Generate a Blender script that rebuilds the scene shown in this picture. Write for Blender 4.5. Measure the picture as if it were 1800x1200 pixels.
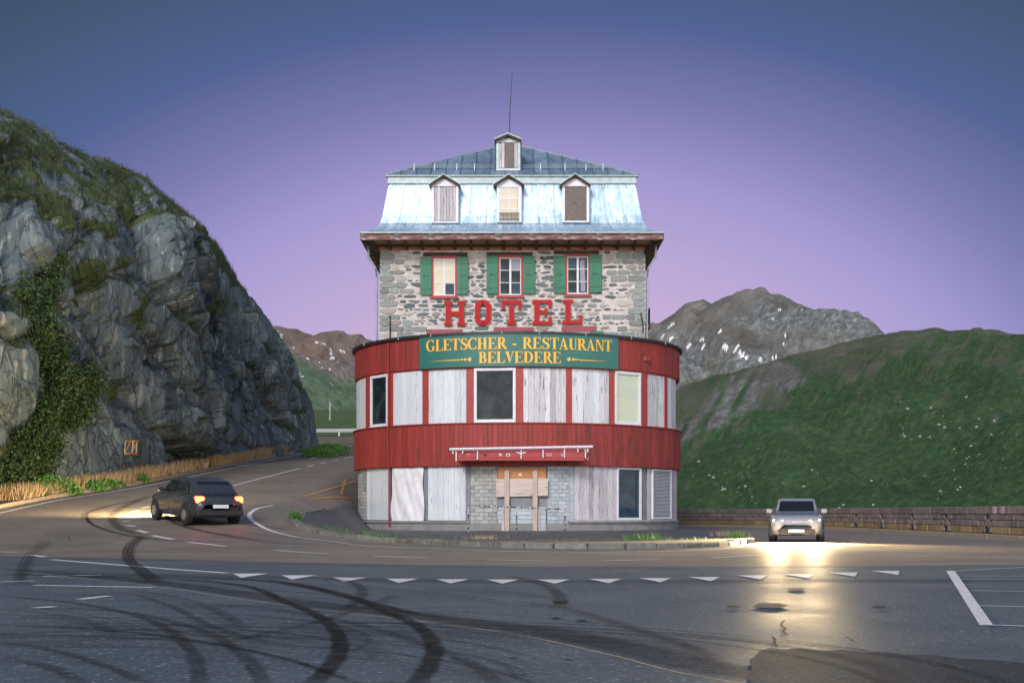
import bpy, bmesh, math, random
import numpy as np
from mathutils import Vector, Matrix
R_ = random.Random(7)
NP = np.random.default_rng(11)
scene = bpy.context.scene
for o in list(bpy.data.objects): bpy.data.objects.remove(o, do_unlink=True)
COL = scene.collection
rad = math.radians

# ------------------------------------------------------------------ camera, sky, sun, exposure
F = 2400.0; HZ = 900.0                      # focal length and horizon row in photograph pixels (1800 wide)
cam = bpy.data.objects.new('camera', bpy.data.cameras.new('camera')); COL.objects.link(cam)
cam.location = (0, 0, 1.0); cam.rotation_euler = (rad(90), 0, 0)
cam.data.sensor_width = 36; cam.data.lens = F/1800*36; cam.data.shift_y = (HZ-600)/1800
cam.data.clip_start = 0.1; cam.data.clip_end = 20000
scene.camera = cam
scene.view_settings.view_transform = 'Standard'; scene.view_settings.look = 'None'
scene.view_settings.gamma = 1; scene.view_settings.use_curve_mapping = False
scene.view_settings.exposure = 0.75

SUN_EL, SUN_AZ = 29.0, 199.0                # afterglow behind the photographer (azimuth clockwise from +Y)
w = bpy.data.worlds.new('World'); scene.world = w; w.use_nodes = True
nt = w.node_tree; nt.nodes.clear()
def wn(t, **k):
    n = nt.nodes.new(t)
    for a, b in k.items(): setattr(n, a, b)
    return n
L = nt.links.new
tc = wn('ShaderNodeTexCoord'); sx = wn('ShaderNodeSeparateXYZ'); L(tc.outputs['Generated'], sx.inputs[0])
def wramp(els):
    r = wn('ShaderNodeValToRGB'); r.color_ramp.interpolation = 'EASE'
    e = r.color_ramp.elements
    while len(e) < len(els): e.new(0.5)
    for q, (p, c) in zip(e, els): q.position = p; q.color = (*c, 1)
    return r
zc = wn('ShaderNodeMath', operation='MAXIMUM'); L(sx.outputs['Z'], zc.inputs[0]); zc.inputs[1].default_value = 0.0
zen = (.04, .07, .13)
front = wramp([(0, (.42, .275, .40)), (.12, (.365, .255, .375)), (.20, (.268, .206, .372)), (.24, (.208, .176, .350)), (.29, (.112, .108, .238)), (.34, (.045, .063, .155)), (.41, (.024, .046, .078)), (1, (.030, .055, .10))])
front.color_ramp.interpolation = 'LINEAR'
back = wramp([(0, (1.25, 1.08, .92)), (.12, (1.15, 1.10, 1.08)), (.30, (.72, .78, .98)), (.6, (.22, .29, .50)), (1, zen)])
def wm(op, a, b_=None):
    q = wn('ShaderNodeMath', operation=op)
    for i, x in enumerate((a, b_)):
        if x is None: continue
        if isinstance(x, (int, float)): q.inputs[i].default_value = x
        else: L(x, q.inputs[i])
    return q.outputs[0]
xs_ = wm('MULTIPLY', wm('MINIMUM', wm('ABSOLUTE', wm('SUBTRACT', sx.outputs['X'], .02)), .45), .72)      # the dusk glow fades to both sides
L(wm('SQRT', wm('ADD', wm('MULTIPLY', xs_, xs_), wm('MULTIPLY', zc.outputs[0], zc.outputs[0]))), front.inputs[0]); L(zc.outputs[0], back.inputs[0])
mr = wn('ShaderNodeMapRange', interpolation_type='SMOOTHSTEP'); L(sx.outputs['Y'], mr.inputs['Value'])
mr.inputs['From Min'].default_value = .55; mr.inputs['From Max'].default_value = -.75
mr.inputs['To Min'].default_value = 0; mr.inputs['To Max'].default_value = 1
mix = wn('ShaderNodeMix', data_type='RGBA'); L(mr.outputs[0], mix.inputs['Factor']); L(front.outputs[0], mix.inputs['A']); L(back.outputs[0], mix.inputs['B'])
bg1 = wn('ShaderNodeBackground'); L(mix.outputs['Result'], bg1.inputs[0]); bg1.inputs[1].default_value = 1.0
sky = wn('ShaderNodeTexSky', sky_type='NISHITA', sun_disc=False)
sky.sun_elevation = rad(SUN_EL); sky.sun_rotation = rad(SUN_AZ); sky.altitude = 2200
bg2 = wn('ShaderNodeBackground'); L(sky.outputs[0], bg2.inputs[0]); bg2.inputs[1].default_value = 0.004
ad = wn('ShaderNodeAddShader'); L(bg1.outputs[0], ad.inputs[0]); L(bg2.outputs[0], ad.inputs[1])
wo = wn('ShaderNodeOutputWorld'); L(ad.outputs[0], wo.inputs[0])

sun = bpy.data.objects.new('sun', bpy.data.lights.new('sun', 'SUN')); COL.objects.link(sun)
sun.data.energy = 1.62; sun.data.angle = rad(18); sun.data.color = (1, .93, .88)
sd = Vector((-math.sin(rad(SUN_AZ))*math.cos(rad(SUN_EL)), -math.cos(rad(SUN_AZ))*math.cos(rad(SUN_EL)), -math.sin(rad(SUN_EL))))
sun.rotation_euler = sd.to_track_quat('-Z', 'Y').to_euler(); sun.location = (0, -20, 30)

# ------------------------------------------------------------------ helpers
WP = {}                                      # frame origin of every object that may parent others
def setp(o, label=None, cat=None, group=None, kind=None):
    if label: o['label'] = label
    if cat: o['category'] = cat
    if group: o['group'] = group
    if kind: o['kind'] = kind
    return o
def thing(name, label, cat, loc=(0, 0, 0), group=None):
    o = bpy.data.objects.new(name, None); COL.objects.link(o); o.location = loc; o.empty_display_size = .3
    WP[o] = Vector(loc); return setp(o, label, cat, group)
class MB:
    def __init__(s): s.v = []; s.f = []; s.m = []
    def add(s, vs, fs, mi=0):
        b = len(s.v); s.v += [tuple(p) for p in vs]
        for f in fs: s.f.append([b+i for i in f]); s.m.append(mi)
        return s
    def box(s, x0, x1, y0, y1, z0, z1, mi=0):
        v = [(x0,y0,z0),(x1,y0,z0),(x1,y1,z0),(x0,y1,z0),(x0,y0,z1),(x1,y0,z1),(x1,y1,z1),(x0,y1,z1)]
        return s.add(v, [(0,3,2,1),(4,5,6,7),(0,1,5,4),(1,2,6,5),(2,3,7,6),(3,0,4,7)], mi)
    def bbox(s, x0, x1, y0, y1, z0, z1, b=.01, M=None):
        # box whose front (-y) and side edges are chamfered
        v = []
        for z, q in ((z0, 1), (z0+b, 0), (z1-b, 0), (z1, 1)):
            d = b if q else 0
            v += [(x0+d, y0+b, z), (x0+b if not q else x0+d+b*.3, y0+d, z), (x1-b if not q else x1-d-b*.3, y0+d, z), (x1-d, y0+b, z), (x1-d, y1, z), (x0+d, y1, z)]
        f = [(5,4,3,2,1,0), (18,19,20,21,22,23)]
        for k in range(3):
            for i in range(6):
                j = (i+1) % 6; f.append((k*6+i, k*6+j, k*6+6+j, k*6+6+i))
        if M: v = [M @ Vector(p) for p in v]
        return s.add(v, f)
    def quad(s, a, b, c, d, mi=0): return s.add([a, b, c, d], [(0,1,2,3)], mi)
    def prism(s, poly, fn, d0, d1):
        # poly: counter-clockwise 2-D points; fn(x, y, depth) -> 3-D; front at d1
        n = len(poly); v = [fn(x, y, d0) for x, y in poly]+[fn(x, y, d1) for x, y in poly]
        return s.add(v, [tuple(range(n-1, -1, -1)), tuple(range(n, 2*n))]+[(i, (i+1) % n, n+(i+1) % n, n+i) for i in range(n)])
    def beam(s, p, q, w, h, up=(0,0,1)):
        p, q = Vector(p), Vector(q); d = (q-p).normalized(); u = Vector(up)
        x = d.cross(u)
        if x.length < 1e-4: x = d.cross(Vector((1,0,0)))
        x.normalize(); u = x.cross(d)
        v = [c+x*a*w/2+u*b*h/2 for c in (p, q) for a, b in ((-1,-1),(1,-1),(1,1),(-1,1))]
        return s.add(v, [(3,2,1,0),(4,5,6,7),(0,1,5,4),(1,2,6,5),(2,3,7,6),(3,0,4,7)])
    def tube(s, pts, r, n=8, cap=True):
        pts = [Vector(p) for p in pts]; b = len(s.v); pr = None
        for i, p in enumerate(pts):
            d = (pts[min(i+1, len(pts)-1)]-pts[max(i-1, 0)]).normalized()
            x = d.cross(Vector((0,0,1))) if abs(d.z) < .95 else d.cross(Vector((1,0,0)))
            x.normalize(); y = d.cross(x)
            rr = r[i] if isinstance(r, (list, tuple)) else r
            s.v += [tuple(p+x*rr*math.cos(2*math.pi*k/n)+y*rr*math.sin(2*math.pi*k/n)) for k in range(n)]
        for i in range(len(pts)-1):
            for k in range(n):
                s.f.append([b+i*n+k, b+i*n+(k+1) % n, b+(i+1)*n+(k+1) % n, b+(i+1)*n+k]); s.m.append(0)
        if cap:
            s.f.append([b+k for k in range(n)][::-1]); s.m.append(0)
            e = b+(len(pts)-1)*n; s.f.append([e+k for k in range(n)]); s.m.append(0)
        return s
    def arc(s, C, r0, r1, a0, a1, z0, z1, n=24):
        # ring segment wall (angles from -Y, positive to +X), outer face at r1
        v = []
        for i in range(n+1):
            a = a0+(a1-a0)*i/n; sn, cs = math.sin(a), math.cos(a)
            for r in (r0, r1):
                for z in (z0, z1): v.append((C[0]+r*sn, C[1]-r*cs, z))
        f = []
        for i in range(n):
            o = i*4; p = o+4
            f += [(o+2,p+2,p+3,o+3), (o,o+1,p+1,p), (o+1,o+3,p+3,p+1), (o,p,p+2,o+2)]
        f += [(0,2,3,1), (4*n,4*n+1,4*n+3,4*n+2)]
        return s.add(v, f)
    def mesh(s, name, origin=(0,0,0), smooth=False):
        me = bpy.data.meshes.new(name); O = origin
        me.from_pydata([(p[0]-O[0], p[1]-O[1], p[2]-O[2]) for p in s.v], [], s.f)
        if any(s.m): me.polygons.foreach_set('material_index', s.m)
        if smooth: me.polygons.foreach_set('use_smooth', [True]*len(s.f))
        me.update(); return me
def put(name, me, mats, parent, loc, rot=None, scale=None):
    o = bpy.data.objects.new(name, me); COL.objects.link(o)
    if mats is not None and len(me.materials) == 0:
        for m in (mats if isinstance(mats, (list, tuple)) else [mats]): me.materials.append(m)
    loc = Vector(loc); WP[o] = loc
    if parent is not None: o.parent = parent; o.location = loc-WP[parent]
    else: o.location = loc
    if rot: o.rotation_euler = rot
    if scale: o.scale = scale
    return o
def ob(name, mb, mat, parent=None, origin=None, smooth=False):
    if origin is None:
        a = np.array(mb.v); origin = (a.min(0)+a.max(0))/2
    return put(name, mb.mesh(name, origin, smooth), mat, parent, origin)
def np_mesh(name, V, Q, mats, tri=False, smooth=False, midx=None, attrs=None):
    me = bpy.data.meshes.new(name); k = Q.shape[1]
    me.vertices.add(len(V)); me.vertices.foreach_set('co', V.astype(np.float32).ravel())
    me.loops.add(Q.size); me.loops.foreach_set('vertex_index', Q.astype(np.int32).ravel())
    me.polygons.add(len(Q)); me.polygons.foreach_set('loop_start', np.arange(0, Q.size, k, dtype=np.int32))
    me.polygons.foreach_set('loop_total', np.full(len(Q), k, dtype=np.int32))
    if midx is not None: me.polygons.foreach_set('material_index', midx.astype(np.int32))
    if smooth: me.polygons.foreach_set('use_smooth', np.ones(len(Q), dtype=bool))
    for an, av in (attrs or {}).items():
        at = me.attributes.new(an, 'FLOAT', 'POINT'); at.data.foreach_set('value', av.astype(np.float32).ravel())
    for m in mats: me.materials.append(m)
    me.update(calc_edges=True); me.validate()
    return me
def grid_quads(nu, nv):
    i, j = np.meshgrid(np.arange(nu-1), np.arange(nv-1), indexing='ij'); a = i*nv+j
    return np.stack([a, a+nv, a+nv+1, a+1], -1).reshape(-1, 4)
def hash3(ix, iy, iz, seed):
    h = (ix.astype(np.int64)*374761393+iy.astype(np.int64)*668265263+iz.astype(np.int64)*2147483647+seed*974634721) & 0xffffffff
    h = ((h ^ (h >> 13))*1274126177) & 0xffffffff; h = ((h ^ (h >> 16))*2246822519) & 0xffffffff
    return ((h ^ (h >> 15)) & 0xffffff)/float(0xffffff)
def vnoise(P, seed=0):
    I = np.floor(P).astype(np.int64); f = P-I; f = f*f*(3-2*f); r = 0
    for a in (0, 1):
        for b in (0, 1):
            for c in (0, 1):
                wgt = (f[:,0] if a else 1-f[:,0])*(f[:,1] if b else 1-f[:,1])*(f[:,2] if c else 1-f[:,2])
                r = r+wgt*hash3(I[:,0]+a, I[:,1]+b, I[:,2]+c, seed)
    return r*2-1
def fbm(P, oct=4, seed=0, ridged=False):
    r = np.zeros(len(P)); am = 1.0; q = P.copy()
    for k in range(oct):
        n = vnoise(q, seed+k*17)
        r += am*((1-2*np.abs(n)) if ridged else n); am *= .5; q = q*2.03+7.1
    return r
def voro(P, seed=0, blocky=True):
    I = np.floor(P).astype(np.int64); N = len(P)
    d1 = np.full(N, 9e9); d2 = np.full(N, 9e9); cid = np.zeros((N, 3), np.int64); cv = np.zeros((N, 3))
    for a in (-1, 0, 1):
        for b in (-1, 0, 1):
            for c in (-1, 0, 1):
                J = I+np.array([a, b, c])
                pt = J+np.stack([hash3(J[:,0], J[:,1], J[:,2], seed+s) for s in (1, 2, 3)], 1)
                v = P-pt; d = (v*v).sum(1) if not blocky else np.sqrt((v**4).sum(1))
                m = d < d1
                d2 = np.where(m, d1, np.minimum(d2, d)); d1 = np.where(m, d, d1)
                cid[m] = J[m]; cv[m] = v[m]
    return np.sqrt(d1), np.sqrt(d2), cid, cv
def sstep(a, b, x):
    t = np.clip((np.asarray(x, float)-a)/(b-a), 0, 1); return t*t*(3-2*t)

# ------------------------------------------------------------------ materials
def lin(h):
    h = h.lstrip('#'); c = [int(h[i:i+2], 16)/255 for i in (0, 2, 4)]
    return tuple(x/12.92 if x <= .04045 else ((x+.055)/1.055)**2.4 for x in c)
def pmat(name, cols, scale=4, detail=6, rough=.7, rvar=.0, bump=.0, bscale=30, stretch=(1,1,1), metallic=0, rand=0, ior=1.5,
         spots=None, bstretch=None, coord='Object', bdist=.02):
    """cols: ramp of real base colours over a noise; spots: (colour, scale, threshold, width, stretch) overlay; rand: value change per object"""
    m = bpy.data.materials.new(name); m.use_nodes = True; t = m.node_tree; n = t.nodes; l = t.links.new
    b = n['Principled BSDF']; b.inputs['Roughness'].default_value = rough; b.inputs['Metallic'].default_value = metallic; b.inputs['IOR'].default_value = ior
    tc = n.new('ShaderNodeTexCoord'); oi = n.new('ShaderNodeObjectInfo')
    def co(st):
        mp = n.new('ShaderNodeMapping'); mp.inputs['Scale'].default_value = st; l(tc.outputs[coord], mp.inputs['Vector'])
        ml = n.new('ShaderNodeMath'); ml.operation = 'MULTIPLY'; l(oi.outputs['Random'], ml.inputs[0]); ml.inputs[1].default_value = 37.0 if rand else 0.0
        cb = n.new('ShaderNodeCombineXYZ')
        for k in range(3): l(ml.outputs[0], cb.inputs[k])
        l(cb.outputs[0], mp.inputs['Location']); return mp.outputs[0]
    def noise(st, sc, det, ro=.55):
        x = n.new('ShaderNodeTexNoise'); x.inputs['Scale'].default_value = sc; x.inputs['Detail'].default_value = det; x.inputs['Roughness'].default_value = ro
        l(co(st), x.inputs['Vector']); return x.outputs['Fac']
    nz = noise(stretch, scale, detail, .6)
    rp = n.new('ShaderNodeValToRGB'); e = rp.color_ramp.elements
    if len(cols) == 1: cols = [(.3, cols[0]), (.7, cols[0])]
    elif len(cols[0]) == 3: cols = [(.3+.4*i/(len(cols)-1), c) for i, c in enumerate(cols)]
    while len(e) < len(cols): e.new(.5)
    for q, (p, c) in zip(e, cols): q.position = p; q.color = (*c, 1)
    l(nz, rp.inputs[0]); out = rp.outputs[0]
    for sp in (spots or []):
        sc, ss, th, wd = sp[:4]; st = sp[4] if len(sp) > 4 else (1,1,1)
        x = noise(st, ss, 5, .65); mrn = n.new('ShaderNodeMapRange'); l(x, mrn.inputs[0])
        mrn.inputs[1].default_value = th; mrn.inputs[2].default_value = th+wd
        mx = n.new('ShaderNodeMix'); mx.data_type = 'RGBA'; l(mrn.outputs[0], mx.inputs['Factor']); l(out, mx.inputs['A']); mx.inputs['B'].default_value = (*sc, 1)
        out = mx.outputs['Result']
    if rand:
        hs = n.new('ShaderNodeHueSaturation'); mrn = n.new('ShaderNodeMapRange'); l(oi.outputs['Random'], mrn.inputs[0])
        mrn.inputs[3].default_value = 1-rand; mrn.inputs[4].default_value = 1+rand; l(mrn.outputs[0], hs.inputs['Value']); l(out, hs.inputs['Color']); out = hs.outputs[0]
    l(out, b.inputs['Base Color'])
    if rvar:
        mrn = n.new('ShaderNodeMapRange'); l(nz, mrn.inputs[0]); mrn.inputs[1].default_value = .3; mrn.inputs[2].default_value = .7
        mrn.inputs[3].default_value = rough-rvar; mrn.inputs[4].default_value = rough+rvar; l(mrn.outputs[0], b.inputs['Roughness'])
    if bump:
        x = noise(bstretch or stretch, bscale, 6, .6); bp = n.new('ShaderNodeBump'); bp.inputs['Strength'].default_value = bump; bp.inputs['Distance'].default_value = bdist
        l(x, bp.inputs['Height']); l(bp.outputs[0], b.inputs['Normal'])
    return m
def emat(name, col, s):
    m = bpy.data.materials.new(name); m.use_nodes = True; b = m.node_tree.nodes['Principled BSDF']
    b.inputs['Base Color'].default_value = (*col, 1); b.inputs['Emission Color'].default_value = (*col, 1); b.inputs['Emission Strength'].default_value = s
    return m
M = {}
GR = lin
M['asphalt'] = pmat('asphalt', [(.25, (.14,.112,.085)), (.5, (.20,.162,.122)), (.75, (.26,.215,.168))], scale=.35, detail=12, rough=.61, rvar=.08, bump=.9, bscale=12, bstretch=(.35,2.2,1), bdist=.022,  # brown partly from headlight wash, put into the base colour
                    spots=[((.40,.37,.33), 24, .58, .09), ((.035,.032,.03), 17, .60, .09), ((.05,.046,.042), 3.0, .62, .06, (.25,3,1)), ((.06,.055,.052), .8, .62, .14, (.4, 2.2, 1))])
M['lot_asphalt'] = pmat('lot_asphalt', [(.25, (.050,.068,.082)), (.5, (.078,.102,.118)), (.75, (.112,.135,.150))], scale=.5, detail=12, rough=.60, rvar=.08, bump=1.0, bscale=13, bstretch=(.35,2.2,1), bdist=.022,  # same asphalt, blued: dusk sky reflection put into the base colour
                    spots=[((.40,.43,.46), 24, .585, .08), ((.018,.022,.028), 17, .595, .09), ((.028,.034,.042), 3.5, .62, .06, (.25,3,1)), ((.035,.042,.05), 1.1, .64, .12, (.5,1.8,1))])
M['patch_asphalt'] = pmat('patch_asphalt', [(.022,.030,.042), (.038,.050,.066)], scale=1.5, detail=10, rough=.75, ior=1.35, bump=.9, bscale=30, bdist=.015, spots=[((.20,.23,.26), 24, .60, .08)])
M['paint_white'] = pmat('road_paint_white', [(.3, (.55,.53,.51)), (.6, (.78,.76,.73))], scale=9, rough=.6, bump=.3, bscale=60, bdist=.005, spots=[((.13,.125,.12), 16, .60, .08)])
M['paint_yellow'] = pmat('road_paint_yellow', [(.55,.30,.05), (.65,.38,.08)], scale=9, rough=.6, spots=[((.12,.11,.10), 12, .55, .1)])
M['mortar'] = pmat('mortar', [(.3, (.40,.37,.345)), (.55, (.56,.51,.475)), (.75, (.68,.62,.575))], scale=2.2, detail=9, rough=.9, bump=.9, bscale=7, bdist=.05,
                   spots=[((.22,.235,.235), 5.5, .56, .05, (.55,1,1.9)), ((.12,.13,.13), 11, .64, .04, (.5,1,1.9))])
M['stone_dark'] = pmat('rubble_stone', [(.050,.075,.085), (.12,.155,.165), (.21,.235,.235)], scale=7, rough=.85, bump=.8, bscale=18, rand=.35, bdist=.03)
M['stone_warm'] = pmat('rubble_stone_warm', [(.30,.27,.25), (.40,.36,.33), (.24,.25,.25)], scale=7, rough=.85, bump=.8, bscale=18, rand=.3, bdist=.03)
M['quoin'] = pmat('granite_quoin', [(.15,.178,.172), (.235,.265,.255), (.35,.36,.34)], scale=9, rough=.85, bump=.9, bscale=16, rand=.22, bdist=.03)
M['red_wood'] = pmat('red_wood', [(.3, (.20,.022,.018)), (.6, (.29,.034,.026)), (.8, (.35,.05,.038))], scale=2.5, stretch=(6,6,.5), rough=.62, bump=.35, bscale=14, bstretch=(6,6,.4), rand=.16, bdist=.01,
                     spots=[((.10,.028,.026), 2.2, .63, .10, (5,5,.35)), ((.42,.17,.14), 3.2, .70, .08, (6,6,.4))])
M['red_worn'] = pmat('red_wood_worn', [(.3, (.17,.020,.018)), (.6, (.28,.035,.028)), (.8, (.38,.08,.06))], scale=2.5, stretch=(6,6,.5), rough=.66, bump=.4, bscale=14, bstretch=(6,6,.4), rand=.22, bdist=.01,
                     spots=[((.07,.025,.024), 2.0, .55, .10, (5,5,.3)), ((.42,.20,.17), 3.2, .66, .08, (6,6,.4))])
M['red_paint'] = pmat('red_paint', [(.28,.032,.026), (.36,.045,.036)], scale=6, rough=.5, bump=.2, bscale=20, spots=[((.42,.26,.22), 9, .70, .05)])
M['red_dull'] = pmat('red_dull', [(.22,.045,.055), (.30,.065,.075)], scale=6, rough=.6)
M['white_board'] = pmat('white_board', [(.3, (.46,.50,.54)), (.6, (.62,.66,.69))], scale=3, stretch=(6,6,.5), rough=.65, bump=.3, bscale=16, bstretch=(6,6,.4), rand=.10, bdist=.008,
                        spots=[((.22,.25,.28), 3.0, .61, .07, (6,6,.5)), ((.13,.15,.17), 9, .68, .04, (2,2,1)), ((.30,.20,.13), 5, .72, .05, (3,3,.8))])
M['white_worn'] = pmat('white_board_worn', [(.3, (.44,.46,.49)), (.6, (.62,.62,.63))], scale=3, stretch=(6,6,.5), rough=.7, bump=.4, bscale=16, bstretch=(6,6,.4), rand=.16, bdist=.008,
                       spots=[((.15,.17,.19), 2.6, .56, .08, (6,6,.5)), ((.33,.21,.14), 2.2, .68, .06, (4,4,.6))])
M['grey_board'] = pmat('grey_board', [(.3, (.35,.33,.355)), (.6, (.52,.485,.51))], scale=3, stretch=(6,6,.5), rough=.75, bump=.45, bscale=16, bstretch=(6,6,.4), rand=.2, bdist=.01,
                       spots=[((.13,.11,.11), 2.6, .58, .08, (7,7,.4)), ((.34,.20,.15), 2.2, .70, .06, (5,5,.5))])
M['white_block'] = pmat('white_block', [(.3, (.26,.27,.265)), (.6, (.42,.42,.40))], scale=4, rough=.85, bump=.6, bscale=14, rand=.16, spots=[((.20,.19,.17), 5, .60, .1)], bdist=.015)
M['blue_block'] = pmat('blue_block', [(.3, (.29,.335,.36)), (.6, (.44,.49,.52))], scale=4, rough=.85, bump=.6, bscale=14, rand=.14, bdist=.015)
M['concrete'] = pmat('concrete', [(.17,.17,.165), (.26,.255,.25)], scale=2, detail=8, rough=.85, bump=.5, bscale=22, spots=[((.09,.09,.09), 3, .60, .15)], bdist=.01)
M['grey_wall'] = pmat('grey_wall', [(.17,.18,.20), (.24,.25,.27)], scale=3, rough=.8, bump=.3, bscale=20)
M['cloth'] = pmat('tarpaulin', [(.66,.66,.68), (.76,.76,.77)], scale=3, rough=.55, bump=.6, bscale=3.5, bdist=.06)
M['ply_orange'] = pmat('plywood_orange', [(.36,.15,.04), (.50,.24,.075)], scale=2, stretch=(.6,6,6), rough=.55, spots=[((.22,.10,.04), 4, .62, .1, (.5,4,6))])
M['ply_grey'] = pmat('plywood_weathered', [(.3, (.42,.35,.30)), (.6, (.60,.51,.45))], scale=2, stretch=(.5,5,5), rough=.75, bump=.4, bscale=9, bstretch=(.5,5,6), spots=[((.13,.10,.08), 3.0, .60, .05, (.45,3,5))])
M['stud'] = pmat('bare_timber', [(.40,.32,.26), (.54,.44,.36)], scale=3, stretch=(5,5,.6), rough=.75, bump=.3, bscale=12, spots=[((.14,.10,.08), 9, .70, .05)])
M['zinc'] = pmat('zinc_sheet', [(.25, (.23,.36,.47)), (.5, (.38,.51,.60)), (.75, (.60,.67,.71))], scale=1.3, stretch=(2.2,2.2,.75), rough=.42, rvar=.08, metallic=.45, bump=.25, bscale=2.2, bstretch=(2,2,.6), rand=.10, bdist=.04,
                 spots=[((.16,.27,.38), 2.0, .55, .10, (5,5,.35)), ((.10,.15,.21), 5.5, .66, .05, (4,4,.7)), ((.72,.73,.72), 1.5, .60, .1, (3,3,.5))])
M['zinc_top'] = pmat('zinc_upper_roof', [(.25, (.15,.22,.30)), (.5, (.24,.33,.43)), (.75, (.34,.42,.50))], scale=1.1, stretch=(2,1,1), rough=.5, rvar=.08, metallic=.5, bump=.25, bscale=2, rand=.14, bdist=.04,
                     spots=[((.10,.14,.20), 2.2, .58, .1, (4,1,.6))])
M['zinc_trim'] = pmat('zinc_trim', [(.26,.34,.36), (.40,.47,.48)], scale=4, stretch=(1,1,1), rough=.5, metallic=.4)
M['seam'] = pmat('seam_metal', [(.10,.14,.20), (.18,.23,.29)], scale=5, rough=.5, metallic=.5)
M['dark_metal'] = pmat('dark_metal', [(.020,.026,.030), (.035,.042,.046)], scale=5, rough=.5, metallic=.3)
M['dark_wood'] = pmat('dark_eave_wood', [(.035,.022,.016), (.075,.045,.032)], scale=3, stretch=(3,3,3), rough=.8, bump=.4, bscale=15)
M['soffit'] = pmat('soffit_board', [(.26,.155,.08), (.36,.22,.12)], scale=2, stretch=(1,5,5), rough=.75, bump=.3, bscale=15, rand=.15)
M['frieze'] = pmat('frieze_board', [(.30,.10,.05), (.42,.17,.09)], scale=3, stretch=(2,2,4), rough=.75, spots=[((.45,.33,.26), 8, .66, .06)])
M['fascia'] = pmat('fascia_board', [(.3, (.07,.042,.035)), (.6, (.19,.085,.065)), (.8, (.34,.28,.27))], scale=1.6, stretch=(1.5,3,12), rough=.8, bump=.4, bscale=12,
                   spots=[((.45,.48,.49), 1.3, .55, .04, (.9,2,11)), ((.30,.03,.045), 1.2, .58, .06, (.9,2,8)), ((.02,.015,.012), 1.7, .60, .05, (.8,2,9))])
M['green_shutter'] = pmat('green_shutter', [(.012,.125,.065), (.020,.165,.088)], scale=4, stretch=(3,3,.8), rough=.45, bump=.15, bscale=15, rand=.1)
M['white_frame'] = pmat('white_frame', [(.56,.58,.62), (.70,.71,.73)], scale=8, rough=.5, spots=[((.30,.29,.28), 14, .68, .05)])
M['pane_dark'] = pmat('window_glass', [(.004,.008,.010), (.014,.024,.027), (.040,.055,.058)], scale=1.6, rough=.04, ior=1.36, bump=.03, bscale=1.5, bdist=.05)  # colour noise hints at reflections and the interior
M['pane_blue'] = pmat('blue_glass', [(.008,.022,.036), (.022,.050,.075), (.045,.085,.115)], scale=1.6, rough=.05, ior=1.4, bump=.03, bscale=1.5, bdist=.05)
M['blind'] = pmat('cream_blind', [(.55,.49,.36), (.64,.58,.45)], scale=1.5, rough=.5)  # in the upper left window this cream is a painted sky reflection
M['blind_green'] = pmat('pale_green_blind', [(.44,.55,.44), (.62,.64,.45)], scale=.8, stretch=(.2,.2,1), rough=.35)  # bright greenish sky reflection painted as the pane's own colour
M['curtain'] = pmat('grey_curtain', [(.20,.19,.24), (.36,.35,.42)], scale=8, stretch=(6,6,.3), rough=.9)
M['rust_board'] = pmat('brown_hardboard', [(.10,.085,.078), (.17,.135,.115)], scale=6, rough=.7, bump=.4, bscale=60, spots=[((.40,.22,.15), 1.1, .62, .2)])
M['sign_green'] = pmat('sign_green', [(.020,.125,.105), (.028,.150,.125)], scale=1.2, rough=.45)
M['gold'] = pmat('sign_gold', [(.75,.40,.035), (.84,.47,.05)], scale=8, rough=.5)
M['letter_red'] = pmat('letter_red', [(.34,.012,.016), (.43,.014,.016)], scale=4, rough=.6, ior=1.3)
M['letter_edge'] = pmat('letter_edge', [(.50,.30,.18)], rough=.6)
M['steel'] = pmat('galvanised_steel', [(.30,.31,.33), (.48,.49,.50)], scale=14, rough=.45, metallic=.5)
M['chequer'] = None
M['awning_red'] = pmat('awning_red', [(.30,.035,.035), (.40,.055,.050)], scale=5, rough=.55, spots=[((.5,.35,.32), 14, .72, .05)])
M['wall_stone'] = pmat('parapet_stone', [(.13,.105,.095), (.21,.165,.145), (.27,.215,.18)], scale=4, rough=.85, bump=.8, bscale=14, rand=.25, bdist=.02)
M['wall_low'] = pmat('parapet_stone_ochre', [(.22,.155,.075), (.33,.235,.12)], scale=4, rough=.85, bump=.8, bscale=14, rand=.22, bdist=.02)
M['wall_core'] = pmat('parapet_joint', [(.055,.048,.044), (.08,.07,.064)], scale=4, rough=.9)
M['wall_pink'] = pmat('pink_paint', [(.52,.30,.38), (.62,.40,.47)], scale=9, rough=.7, spots=[((.2,.15,.14), 12, .62, .1)])
M['kerb'] = pmat('kerb_stone', [(.11,.105,.09), (.21,.20,.17)], scale=6, rough=.85, bump=.8, bscale=20, rand=.18, spots=[((.09,.12,.05), 5, .63, .1)], bdist=.015)
M['verge_kerb'] = pmat('verge_kerb', [(.28,.23,.16), (.40,.33,.23)], scale=3, rough=.85, bump=.6, bscale=16)
M['gravel'] = pmat('gravel_strip', [(.12,.115,.09), (.22,.20,.155)], scale=6, detail=10, rough=.95, bump=1, bscale=28, spots=[((.06,.095,.022), 1.6, .52, .1)])
M['apron'] = pmat('apron_asphalt', [(.055,.06,.064), (.10,.105,.11)], scale=.8, detail=10, rough=.6, bump=.5, bscale=34, bdist=.012, spots=[((.03,.032,.034), 1.4, .60, .1)])
M['black'] = pmat('black_rubber', [(.012,.012,.013), (.022,.022,.023)], scale=5, rough=.7)
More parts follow.
